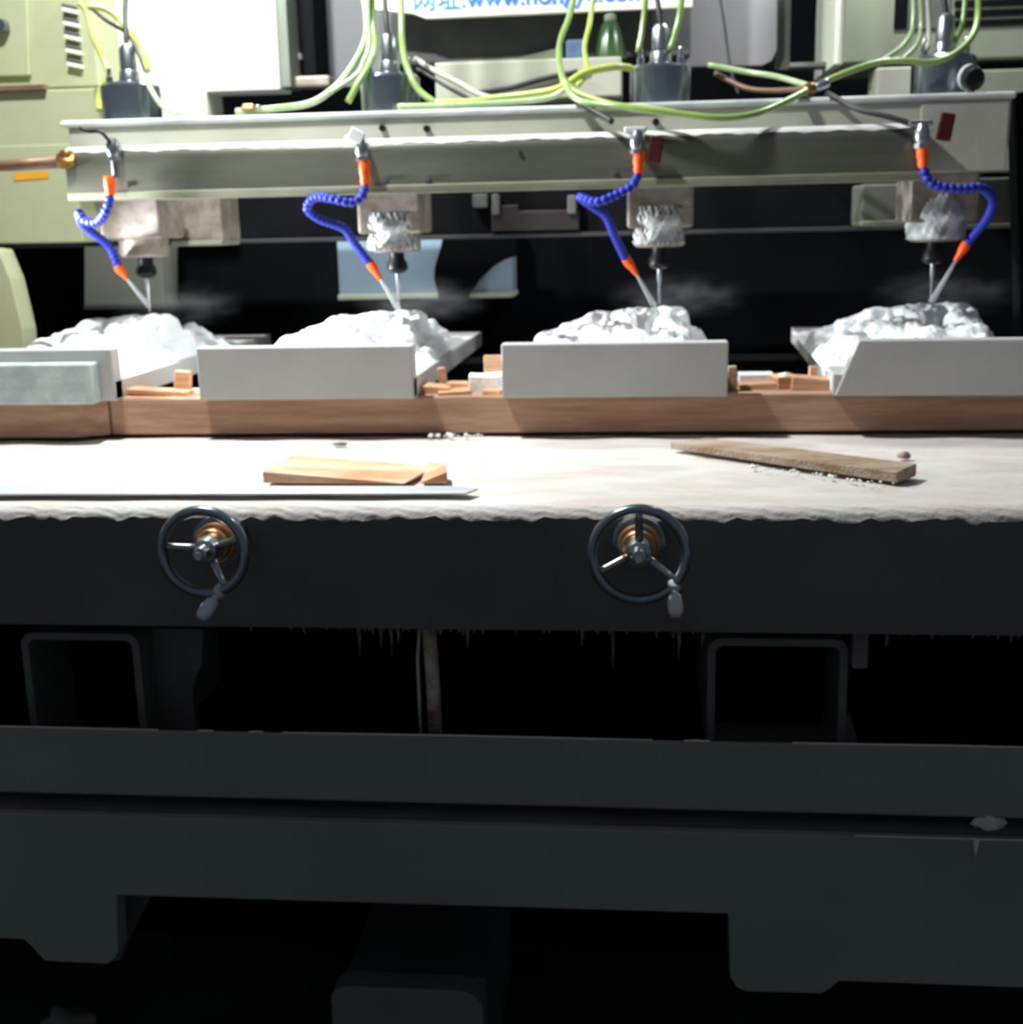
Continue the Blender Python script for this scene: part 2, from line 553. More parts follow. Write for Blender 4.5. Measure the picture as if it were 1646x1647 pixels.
# ------------------------------------------------------------------ lower beams
YL = YT - 0.03
z1, z0 = P(823, 1184, YL).z, P(823, 1296, YL).z
lb = thing('lower_beam', (0, YL, z0), 'long grey painted beam running below the table with a highlight painted on its top edge', 'beam')
bm = nb(); box(bm, -1.9, 1.3, YL, YL + 0.006, z0, z1 - 0.0025)
put('beam_body', bm, 'lower_paint', lb, bevel=0.003)
bm = nb()  # lit top edge painted as broken pale strokes
for a, b in ((-200, 256), (318, 345), (400, 425), (455, 1050), (1100, 1142), (1275, 1800)):
    q0, q1 = P(a, 1180, YL), P(b, 1190, YL)
    tube(bm, [Vector((q0.x, YL + 0.001, z1 - 0.002)), Vector(((q0.x + q1.x) / 2, YL + 0.001, z1 - 0.0012)), Vector((q1.x, YL + 0.001, z1 - 0.002))], 0.0016, 6)
tag(put('edge_highlight', bm, 'plaster', lb, smooth=True), 'broken pale highlight painted along the top edge', kind='stuff')
lb.children[-1].name = 'pale_line'

YBs = YL - 0.02
base = thing('machine_base', (0, YBs, P(0, 1595, YBs).z), 'wide grey cast machine base with rounded feet below the long beam', 'machine base')
zt = P(823, 1330, YBs).z
zb = P(700, 1455, YBs).z
zbr = P(1500, 1581, YBs).z
zf = P(130, 1548, YBs).z
def X(px, py): return P(px, py, YBs).x
pts = [(-1.9, zt), (-1.9, P(20, 1510, YBs).z), (X(38, 1510), P(20, 1510, YBs).z), (X(52, 1520), P(52, 1524, YBs).z), (X(72, 1545), P(72, 1546, YBs).z),
       (X(172, 1550), zf - 0.001), (X(183, 1548), P(183, 1545, YBs).z), (X(190, 1530), P(190, 1532, YBs).z), (X(188, 1440), P(188, 1440, YBs).z),
       (X(1172, 1470), P(1172, 1470, YBs).z), (X(1175, 1560), P(1175, 1572, YBs).z), (X(1185, 1590), P(1185, 1588, YBs).z), (X(1200, 1595), P(1200, 1595, YBs).z),
       (X(1322, 1597), P(1322, 1598, YBs).z), (X(1335, 1590), P(1335, 1591, YBs).z), (X(1350, 1578), P(1350, 1578, YBs).z), (1.3, zbr), (1.3, zt)]
bm = nb(); prism(bm, pts, YBs, YBs + 0.03)
put('front_plate', bm, 'lower_paint', base, bevel=0.002)
bm = nb(); box(bm, -1.9, 1.3, YBs + 0.012, YBs + 0.10, zt, zt + 0.006)
put('ledge', bm, 'frame_dark', base)
bm = nb(); box(bm, -1.9, 1.3, YBs + 0.08, YBs + 0.10, zt, z0 + 0.004)
put('recess_panel', bm, 'inner', base)
bm = nb()
q0, q1 = P(1375, 1350, YBs), P(1900, 1350, YBs)
tube(bm, [Vector((q0.x, YBs, zt + .001)), Vector(((q0.x + q1.x) / 2, YBs, zt + .001)), Vector((q1.x, YBs, zt + .001))], 0.0012, 6)
tag(put('pale_line', bm, 'plaster', base, smooth=True), 'thin pale line on the ledge', kind='stuff')
# inner web of the left foot, in shade
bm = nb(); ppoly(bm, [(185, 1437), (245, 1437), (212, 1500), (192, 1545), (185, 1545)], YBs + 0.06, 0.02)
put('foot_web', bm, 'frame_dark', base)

# pedestal under the machine
YP = YBs + 0.09
xa, xb = P(532, 1600, YP).x, P(776, 1600, YP).x
ztp = P(650, 1590, YP).z
pd = thing('pedestal', ((xa + xb) / 2, YP, 0), 'pale rounded foot block standing on the floor in the dark below the machine', 'foot block')
r = 0.03
pp = [(xa, 0), (xa, ztp - r * 0.7)] + [(xa + r - r * math.cos(t), ztp - r * .7 + r * .7 * math.sin(t)) for t in (0.4, 0.8, 1.2)] + [(xa + r, ztp)] + \
     [(xb - r * 1.2, ztp)] + [(xb - r * 1.2 + r * 1.2 * math.sin(t), ztp - r + r * math.cos(t)) for t in (0.4, 0.8, 1.2)] + [(xb, ztp - r), (xb, 0)]
bm = nb(); prism(bm, pp, YP, YP + 0.04)
put('front_casting', bm, 'frame', pd, bevel=0.002)
bm = nb(); box(bm, xa + 0.012, xb + 0.0, YP + 0.04, YP + 0.38, 0, ztp - 0.006)
put('pedestal_body', bm, 'frame_dark', pd, bevel=0.004)


def lump(name, c, rad, label, cat, mt='plaster', sub=3, sq=(1, 1, 0.7), amp=0.25, sd=0, parent=None):
    bm = nb()
    bmesh.ops.create_icosphere(bm, subdivisions=sub, radius=1)
    for v in bm.verts:
        n = v.co.normalized()
        k = 1 + amp * (math.sin(n.x * 5 + sd) * math.cos(n.y * 4 + sd * 2) + 0.5 * math.sin(n.z * 9 + n.x * 7 + sd))
        v.co = Vector((n.x * sq[0], n.y * sq[1], n.z * sq[2])) * rad * k + Vector(c)
    return tag(put(name, bm, mt, parent, smooth=True), label, cat)


q = P(1592, 1352, YBs + 0.012)
pl = thing('plaster_lump', (q.x, q.y, zt), 'white plaster lump sitting on the ledge of the machine base at right', 'plaster lump')
lump('lump_body', (q.x, q.y + .012, zt + 0.011), 0.017, None, None, sq=(1.2, 0.7, 0.65), sd=1, parent=pl)
q = P(1569, 1368, YBs - 0.002)
bm = nb(); tube(bm, [q + Vector((0, 0, 0.014)), q + Vector((0, 0, 0.0)), q + Vector((0.001, 0, -0.008))], 0.004, 8, 0.0012)
put('hanging_drip', bm, 'plaster', pl, smooth=True)
q = PZ(110, 1640, 0.03)
lump('rubble_lump', (q.x, q.y, 0.022), 0.038, 'small pale lump of rubble on the dark floor at bottom left', 'rubble', sq=(1.1, 0.8, 0.7), sd=3, mt='frame')

# ------------------------------------------------------------------ handwheels
def handwheel(cx, cy, R_px, spoke_angles, handle_ang, handle_tilt, label):
    Yw = YT - 0.075
    c = P(cx, cy, Yw)
    R = R_px / FPX * Yw
    root = thing('handwheel', (c.x, YT, c.z - R), label, 'handwheel')
    # rim torus
    bm = nb()
    n, s = 56, 12
    rr = 0.0062
    rings = []
    for i in range(n):
        a = 2 * math.pi * i / n
        ring = []
        for k in range(s):
            b = 2 * math.pi * k / s
            rad = R - rr + rr * math.cos(b)
            ring.append(bm.verts.new((c.x + rad * math.cos(a), Yw + 1.25 * rr * math.sin(b), c.z + rad * math.sin(a))))
        rings.append(ring)
    for i in range(n):
        for k in range(s):
            bm.faces.new([rings[i][k], rings[(i + 1) % n][k], rings[(i + 1) % n][(k + 1) % s], rings[i][(k + 1) % s]])
    put('rim', bm, 'steel_dark', root, smooth=True)
    hub = nb()
    lathe(hub, [(0.004, -0.016), (0.0085, -0.0145), (0.0095, -0.010), (0.0095, 0.0), (0.014, 0.003), (0.0155, 0.010), (0.0155, 0.022), (0.012, 0.026)], (c.x, Yw, c.z), 'Y', 28)
    put('hub', hub, 'steel', root, smooth=True, autosmooth=40)
    nut = nb()
    lathe(nut, [(0.005, -0.021), (0.0056, -0.019), (0.0056, -0.0155)], (c.x, Yw, c.z), 'Y', 6)
    put('hub_nut', nut, 'chrome', root)
    for a in spoke_angles:
        a = math.radians(a)
        d = Vector((math.cos(a), 0, math.sin(a)))
        bm = nb()
        p0 = Vector((c.x, Yw + 0.012, c.z)) + d * 0.011
        p1 = Vector((c.x, Yw + 0.006, c.z)) + d * (R * 0.55)
        p2 = Vector((c.x, Yw, c.z)) + d * (R - 0.008)
        tube(bm, [p0, (p0 + p1) / 2, p1, (p1 + p2) / 2, p2], 0.0052, 12, 0.0042)
        put('spoke', bm, 'steel', root, smooth=True)
    # graduated collars behind the wheel
    for k, (r0, y0, y1, mt) in enumerate(((0.021, 0.028, 0.036, 'bronze'), (0.026, 0.038, 0.048, 'bronze'), (0.032, 0.050, 0.075, 'steel_dark'))):
        bm = nb()
        lathe(bm, [(r0 * .94, y0), (r0, y0 + 0.0015), (r0, y1 - 0.0015), (r0 * .94, y1)], (c.x, Yw, c.z), 'Y', 36)
        o = put('dial_collar', bm, mt, root, smooth=True, autosmooth=40)
        if mt == 'bronze' and k == 0: tag(o, 'bronze coloured dial collar')
    bm = nb()
    lathe(bm, [(0.012, 0.02), (0.012, 0.05)], (c.x, Yw, c.z), 'Y', 20)
    put('shaft', bm, 'steel', root, smooth=True, autosmooth=40)
    # crank handle
    a = math.radians(handle_ang)
    hp = Vector((c.x + (R - 0.006) * math.cos(a), Yw, c.z + (R - 0.006) * math.sin(a)))
    ax = Vector((handle_tilt[0], -1, handle_tilt[1])).normalized()
    hd = nb()
    lathe(hd, [(0.0075, -0.007), (0.0082, 0.0), (0.0075, 0.006)], hp, ax, 18)
    h = put('crank_handle', hd, 'rim_white', root, smooth=True, autosmooth=40)
    gp = nb()
    lathe(gp, [(0.0045, 0.006), (0.0045, 0.012), (0.0075, 0.015), (0.0092, 0.026), (0.0085, 0.036), (0.006, 0.041), (0.002, 0.042)], hp, ax, 18)
    tag(put('grip', gp, 'grip', h, smooth=True, autosmooth=50), 'shiny steel grip with a dark end')
    return root


handwheel(328, 888, 82, (172, 20, -62), -72, (-0.55, -0.9), 'left steel handwheel on the table front, crank handle at the bottom')
handwheel(1028, 892, 86, (90, 205, -36), -42, (0.06, -0.95), 'right steel handwheel on the table front, crank handle at lower right')

# ------------------------------------------------------------------ things lying on the table
def slab_on_table(name, pix, h, mt, label, cat, zoff=0.0, taper=None):
    """pix: the four foot corners in the picture (on the table plane)"""
    ps = [PZ(x, y, ZT + 0.003 + zoff) for x, y in pix]
    bm = nb()
    hs = taper or [h] * len(ps)
    a = [bm.verts.new(p) for p in ps]
    b = [bm.verts.new(p + Vector((0, 0, hh))) for p, hh in zip(ps, hs)]
    n = len(ps)
    bm.faces.new(a); bm.faces.new(list(reversed(b)))
    for i in range(n):
        bm.faces.new([a[i], b[i], b[(i + 1) % n], a[(i + 1) % n]])
    return tag(put(name, bm, mt, bevel=0.0015), label, cat)


slab_on_table('timber_offcut', [(424, 777), (650, 779), (700, 757), (472, 747)], 0.014, 'offcut',
              'orange brown timber offcut lying on the table in front of the second marble block', 'wood offcut', taper=[0.0155, 0.0012, 0.006, 0.015])
slab_on_table('timber_wedge', [(676, 778), (720, 778), (718, 765), (690, 752)], 0.014, 'offcut',
              'short end of a timber wedge, half buried in dust beside the orange brown offcut', 'wood offcut', taper=[0.001, 0.016, 0.018, 0.008])
slab_on_table('timber_batten', [(1078, 722), (1442, 777), (1474, 766), (1140, 714)], 0.015, 'wood_old',
              'long weathered timber batten lying aslant on the table at right', 'wood batten', taper=[0.010, 0.014, 0.017, 0.010])
slab_on_table('steel_strip', [(-250, 798), (752, 796), (770, 789), (730, 785), (-250, 783)], 0.003, 'strip',
              'long thin steel strip lying along the front edge of the table', 'steel strip', zoff=0.001)
lump('stone_chip', PZ(1455, 732, ZT + 0.005), 0.007, 'small brown stone chip behind the right end of the slanted batten', 'stone chip', 'wood_old', 2, (1.3, 1, .8))
lump('stone_chip', PZ(548, 714, ZT + 0.003), 0.006, 'small grey chip on the dusty table behind the orange brown offcut', 'stone chip', 'frame', 2, (2.0, 1, .5))
# specks of gravel along the batten
bm = nb()
for k in range(42):
    t = random.random()
    q = PZ(1200 + 230 * t + random.uniform(-10, 10), 748 + 30 * t + random.uniform(-1, 3), ZT + 0.004)
    bmesh.ops.create_icosphere(bm, subdivisions=1, radius=random.uniform(.001, .003), matrix=Matrix.Translation(q))
for k in range(28):
    q = PZ(random.uniform(690, 780), random.uniform(699, 702), ZT + 0.004)
    bmesh.ops.create_icosphere(bm, subdivisions=1, radius=random.uniform(.0015, .004), matrix=Matrix.Translation(q))
tag(put('marble_chips', bm, 'foam', smooth=True), 'white marble chips scattered beside the slanted batten and timber', 'marble chips', kind='stuff')

# ------------------------------------------------------------------ timbers under the blocks
xl = P(178, 670, YW).x
bm = nb(); box(bm, xl, 1.3, YW, YW + 0.14, ZT + 0.004, ZW)
tag(put('timber_beam', bm, 'wood', bevel=0.003), 'long brown timber beam carrying the front of the marble blocks', 'timber beam')
ppts = [(-1.9, YW - 0.03), (xl - 0.05, YW - 0.03), (xl - 0.002, YW - 0.004), (xl - 0.002, YW + 0.13), (-1.9, YW + 0.13)]
bm = nb()
a = [bm.verts.new((x, y, ZT + 0.004)) for x, y in ppts]
b = [bm.verts.new((x, y, ZW)) for x, y in ppts]
bm.faces.new(a); bm.faces.new(list(reversed(b)))
for i in range(5):
    bm.faces.new([a[i], b[i], b[(i + 1) % 5], a[(i + 1) % 5]])
tag(put('timber_beam', bm, 'wood', bevel=0.002), 'leftmost timber beam, its end cut off aslant, under the left marble block', 'timber beam')
bm = nb(); box(bm, -1.9, 1.3, 2.50, 2.62, ZT + 0.004, ZW)
tag(put('support_rail', bm, 'inner', bevel=0.003), 'dark rear rail carrying the backs of the marble slabs', 'rail')

# ------------------------------------------------------------------ marble blocks
BW = P(1171, 600, YB).x - P(807, 600, YB).x      # block width
ZL = P(900, 553, YB).z                            # top of the raised front lip
x3 = P(807, 600, YB).x
HPL = ZPL - ZW
# relief: crest profile (dx from the block's left edge, height over slab)
crest_px = [(840, 551), (858, 543), (875, 532), (897, 531), (903, 522), (925, 517), (936, 514), (948, 503), (968, 500), (985, 503), (1005, 497),
            (1030, 494), (1050, 496), (1070, 491), (1098, 494), (1107, 502), (1110, 535), (1130, 533), (1146, 541), (1160, 552)]
cr = [(P(x, y, YS + 0.0).x - x3, P(x, y, YS).z - ZPL) for x, y in crest_px]
cx_ = np.array([c[0] for c in cr]); cz_ = np.array([c[1] for c in cr])
RX0, RX1 = 0.010, BW - 0.006
RY0, RY1 = 0.05, 0.78
gx, gy = 120, 210
gxs = np.linspace(RX0, RX1, gx); gys = np.linspace(RY0, RY1, gy)
GX, GY = np.meshgrid(gxs, gys, indexing='ij')
yc = YS - YB
# keep the crest near the spindle plane and let the figure fall off in steps to front and back
H = np.zeros_like(GX)
blobs = []
for i in range(len(cr)):
    pass
for t in np.linspace(0.0, 1.0, 34):                       # crest lumps
    x = RX0 + 0.02 + t * (RX1 - RX0 - 0.04)
    h = float(np.interp(x, cx_, cz_))
    blobs.append((x, yc + rng.normal(0, 0.012), h, 0.020 + 0.016 * rng.random()))
for k in range(150):
    x = RX0 + 0.015 + rng.random() * (RX1 - RX0 - 0.03)
    y = 0.09 + rng.random() * (0.60)
    d = abs(y - yc) / (0.30 if y < yc else 0.30)
    h = float(np.interp(x, cx_, cz_)) * max(0, 1 - d ** 1.6) * (0.75 + 0.25 * rng.random())
    if h < 0.008:
        continue
    blobs.append((x, y, h, 0.013 + 0.022 * rng.random()))
env = np.interp(GX, cx_, cz_) * np.clip(1 - (np.abs(GY - yc) / 0.31) ** 1.7, 0, 1)
H = env * 0.62
for (x, y, h, r) in blobs:
    d2 = ((GX - x) ** 2 + (GY - y) ** 2) / (r * r)
    hh = h - r * 0.9 * (1 - np.sqrt(np.clip(1 - d2, 0, 1)))
    H = np.where(d2 < 1, np.maximum(H, hh), H)
# folds and milling steps
F = 0.0022 * np.sin(GX * 330 + 3 * np.sin(GY * 60)) * np.sin(GY * 210 + 2 * np.sin(GX * 90))
H = H + F * (H > 0.006)
ex = np.minimum(GX - RX0, RX1 - GX); ey = np.minimum(GY - RY0, RY1 - GY)
H = H * np.clip(ex / 0.012, 0, 1) * np.clip(ey / 0.03, 0, 1) + 0.0004
H = np.minimum(H, np.interp(GX, cx_, cz_) + 0.001)
H = (H + np.roll(H, 1, 0) + np.roll(H, -1, 0) + np.roll(H, 1, 1) + np.roll(H, -1, 1)) / 5


def block(k, label, slant=False, rot=0.0):
    x0 = XB[k]
    root = thing('marble_block', (x0, YB, ZW), label, 'marble block', None)
    L = 0.90
    bm = nb(); box(bm, (P(1341, 630, YB).x if slant else x0 + 0.002), x0 + BW, YB + 0.006, YB + L, ZW, ZPL)
    put('base_slab', bm, 'marble', root, bevel=0.0012)
    bm = nb()
    if slant:
        q0, q1 = P(1381, 546, YB), P(1343, 630, YB)
        prism(bm, [(q1.x, ZW), (x0 + BW, ZW), (x0 + BW, ZL), (q0.x, ZL)], YB, YB + 0.035)
    else:
        box(bm, x0, x0 + BW, YB, YB + 0.035, ZW + 0.001, ZL)
    put('front_lip', bm, 'marble', root, bevel=0.0025)
    me = bpy.data.meshes.get('relief_mesh')
    if me is None:
        bm = nb()
        g = [[bm.verts.new((gxs[i], gys[j], HPL - 0.0005 + H[i, j])) for j in range(gy)] for i in range(gx)]
        for i in range(gx - 1):
            for j in range(gy - 1):
                bm.faces.new([g[i][j], g[i + 1][j], g[i + 1][j + 1], g[i][j + 1]])
        bmesh.ops.recalc_face_normals(bm, faces=bm.faces)
        me = bpy.data.meshes.new('relief_mesh')
        bm.to_mesh(me); bm.free()
        me.materials.append(M['marble_carved'])
        for p in me.polygons: p.use_smooth = True
    o = bpy.data.objects.new('carved_relief', me)
    COL.objects.link(o)
    o.parent = root
    root.rotation_euler[2] = rot
    return root


block(0, 'leftmost white marble block with carved relief, partly cut off by the picture edge')
block(1, 'second white marble block from the left, its carving brightly lit')
block(2, 'third white marble block, squarely seen from the front, with lumpy carving')
block(3, 'rightmost white marble block, greyer, its front edge cut aslant at the left end', slant=True, rot=math.radians(-2.5))
# loose marble bar in front of the leftmost block
Yq = YB - 0.035
bm = nb()
q0, q1 = P(146, 600, Yq), P(60, 650, Yq)
box(bm, -1.6, q0.x, Yq, YB - 0.002, ZW, P(60, 586, Yq).z)
tag(put('marble_bar', bm, 'marble_grey', bevel=0.003), 'grey veined marble bar leaning against the leftmost marble block', 'marble bar')

# ------------------------------------------------------------------ wood scraps in the gaps
def scrap(name, x0, y0, x1, y1, Y, depth, mt, label, cat, ry=0.0, rz=0.0, rx=0.0):
    bm = nb()
    rot = Matrix.Rotation(rz, 3, 'Z') @ Matrix.Rotation(ry, 3, 'Y') @ Matrix.Rotation(rx, 3, 'X')
    pbox(bm, x0, y0, x1, y1, Y, depth, rot)
    return tag(put(name, bm, mt, bevel=0.001), label, cat)


scrap('plywood_scrap', 192, 628, 300, 636, YW + 0.02, 0.04, 'wood_pale', 'orange plywood strip in the gap left of the second marble block, slightly raised', 'wood scrap', ry=math.radians(3.5))
scrap('plywood_scrap', 196, 640, 296, 648, YW + 0.002, 0.05, 'wood_pale', 'pale plywood strip lying flat on the timber left of the second marble block', 'wood scrap', ry=0.02)
scrap('wood_stick', 280, 598, 303, 642, YW + 0.05, 0.02, 'wood_pale', 'upright splintered stick against the left end of the second marble block', 'wood scrap', ry=math.radians(6))
scrap('plywood_scrap', 662, 622, 722, 635, YW + 0.03, 0.05, 'wood_pale', 'orange plywood scrap tucked beside the right end of the second marble block', 'wood scrap', ry=math.radians(5))
scrap('plywood_scrap', 700, 630, 752, 641, YW + 0.012, 0.06, 'wood_pale', 'thin pale scrap between the second and third marble blocks', 'wood scrap', ry=math.radians(-2), rz=0.2)
scrap('wood_chunk', 716, 617, 750, 640, YW + 0.06, 0.04, 'wood_pale', 'square wood chunk left of the white foam piece', 'wood scrap', ry=0.03, rz=0.15)
scrap('wood_stick', 706, 592, 718, 636, YW + 0.08, 0.015, 'wood', 'dark upright stick behind the scraps right of the second marble block', 'wood scrap', ry=math.radians(-8))
scrap('foam_piece', 752, 606, 798, 640, YW + 0.04, 0.05, 'foam', 'white foam piece wedged left of the third marble block', 'foam', ry=math.radians(3), rz=0.1)
scrap('foam_piece', 775, 604, 812, 627, YW + 0.10, 0.05, 'foam', 'low white foam piece behind the one left of the third marble block', 'foam', ry=math.radians(-3))
scrap('plywood_scrap', 779, 572, 812, 640, YW + 0.155, 0.01, 'wood_pale', 'upright tan board standing behind the foam left of the third marble block', 'wood scrap')
scrap('plywood_scrap', 778, 628, 808, 640, YW + 0.01, 0.03, 'wood_pale', 'pinkish wood scrap at the lower left corner of the third marble block', 'wood scrap', rz=-0.2)
scrap('wood_stick', 1172, 590, 1186, 640, YW + 0.03, 0.02, 'wood', 'dark brown upright stick at the right end of the third marble block', 'wood scrap', ry=math.radians(-3))
scrap('plywood_scrap', 1190, 618, 1254, 632, YW + 0.05, 0.05, 'wood_pale', 'pale plywood scrap between the third and fourth marble blocks', 'wood scrap', ry=math.radians(-3))
scrap('foam_piece', 1190, 603, 1246, 618, YW + 0.12, 0.05, 'foam', 'flat white foam piece behind the scraps right of the third marble block', 'foam')
scrap('wood_chunk', 1246, 606, 1280, 634, YW + 0.05, 0.05, 'wood_pale', 'rough wood chunk in the middle of the gap before the fourth marble block', 'wood scrap', ry=math.radians(-4), rz=0.2)
scrap('wood_chunk', 1274, 609, 1334, 636, YW + 0.035, 0.05, 'wood_pale', 'wide wood chunk pushed against the left end of the fourth marble block', 'wood scrap', ry=math.radians(4))
scrap('wood_stick', 1302, 590, 1314, 634, YW + 0.08, 0.015, 'wood_pale', 'small upright splint behind the wide chunk by the fourth marble block', 'wood scrap')
lump('stone_chip', P(1262, 606, YW + .07), 0.010, 'white chip on top of the rough chunk before the fourth marble block', 'stone chip', 'foam', 2)

# ------------------------------------------------------------------ bridge: bar, back plate, flange
brg = thing('spindle_bridge', (-0.25, YG, P(823, 320, YG).z), 'long spindle bridge of a beige back plate and grey steel bar across the machine', 'machine bridge')
zb0, zb1 = P(110, 318, YG).z, P(823, 217, YG).z
xL, xR = P(107, 280, YG).x, P(1490, 250, YG).x
bm = nb()
prof = [(YG, zb0 + 0.008)] + [(YG, zb1 - 0.022)] + [(YG + 0.020 - 0.020 * math.cos(t), zb1 - 0.022 + 0.022 * math.sin(t)) for t in np.linspace(0.2, math.pi / 2, 8)] + [(YG + 0.078, zb1), (YG + 0.078, zb0 + 0.008)]
a = [bm.verts.new((xL, y, z)) for y, z in prof]
b = [bm.verts.new((xR, y, z)) for y, z in prof]
bm.faces.new(a); bm.faces.new(list(reversed(b)))
for i in range(len(prof)):
    j = (i + 1) % len(prof)
    bm.faces.new([a[i], a[j], b[j], b[i]])
put('steel_bar', bm, 'bar', brg, smooth=True, autosmooth=40)
bm = nb()  # highlight of the rounded top, made as a pale dusty strip
angs = np.linspace(0.62, math.pi / 2, 7)
arc = [(YG + 0.020 - 0.0208 * math.cos(t), zb1 - 0.022 + 0.0232 * math.sin(t)) for t in angs] + [(YG + 0.077, zb1 + 0.0012)]
n = 200
gr = []
for i in range(n + 1):
    x = xL + (xR - xL) * i / n
    wob = 0.0010 * math.sin(x * 61) + 0.0008 * math.sin(x * 173 + 1)
    gr.append([bm.verts.new((x, y, z + (wob if j == 0 else 0))) for j, (y, z) in enumerate(arc)])
for i in range(n):
    for j in range(len(arc) - 1):
        bm.faces.new([gr[i][j], gr[i + 1][j], gr[i + 1][j + 1], gr[i][j + 1]])
tag(put('highlight_film', bm, 'highlight_film', brg, smooth=True), 'highlight painted as pale dust on the rounded top of the bar', kind='stuff')
bm = nb(); box(bm, xL, xR, YG - 0.004, YG + 0.078, zb0 - 0.006, zb0 + 0.008)
tag(put('lower_flange', bm, 'flange', brg, bevel=0.003), 'paler flange along the bottom of the bar')
Y2 = YG + 0.080
z2b, z2t = P(1560, 276, Y2).z, P(823, 178, Y2).z
bm = nb(); box(bm, P(110, 205, Y2).x, P(1625, 200, Y2).x, Y2, Y2 + 0.03, z2b + 0.045, z2t - 0.006)
box(bm, P(1480, 205, Y2).x, P(1622, 200, Y2).x, Y2 - 0.002, Y2 + 0.028, z2b, z2t - 0.006)
put('back_plate', bm, 'beige', brg, bevel=0.002)
bm = nb(); box(bm, P(98, 205, Y2).x, P(1632, 200, Y2).x, Y2 - 0.006, Y2 + 0.06, z2t - 0.006, z2t + 0.006)
tag(put('top_plate', bm, 'highlight_film', brg, bevel=0.0058, seg=4), 'pale rounded top edge plate')
for px, py, yy, rr in ((620, 288, YG, .005), (688, 287, YG, .0055), (989, 276, YG, .005), (835, 242, YG, .004), (204, 297, YG, .005)):
    q = P(px, py, yy)
    bm = nb(); lathe(bm, [(rr, -0.004), (rr, 0.0), ], (q.x, yy, q.z), 'Y', 6)
    put('bolt', bm, 'steel', brg)
for px, py in ((617, 207), (688, 208), (1055, 197)):
    q = P(px, py, Y2)
    bm = nb(); lathe(bm, [(0.006, -0.012), (0.006, 0.0)], (q.x, Y2, q.z), 'Y', 12)
    tag(put('socket_screw', bm, 'black', brg), 'black socket screw')
# round levelling knob on the right of the bridge
q = P(1561, 125, Y2 + 0.02)
kn = thing('round_knob', (q.x, q.y, z2t + 0.006), 'black round knob with a silver rim standing on the right end of the bridge', 'knob')
axk = Vector((0.35, -1, -0.2)).normalized()
bm = nb(); lathe(bm, [(0.019, 0.0), (0.0215, 0.004), (0.0215, 0.012)], q - axk * 0.010, axk, 28)
tag(put('knob_rim', bm, 'rim_white', kn, smooth=True, autosmooth=40), 'silver rim')
bm = nb(); lathe(bm, [(0.018, 0.0), (0.018, 0.010), (0.012, 0.013)], q + Vector((0.002, -0.004, -0.003)), axk, 28)
put('knob_cap', bm, 'black', kn, smooth=True, autosmooth=40)
bm = nb(); tube(bm, [Vector((q.x, q.y + .012, z2t)), Vector((q.x, q.y + .012, q.z))], 0.006, 10)
put('knob_stem', bm, 'steel', kn, smooth=True)

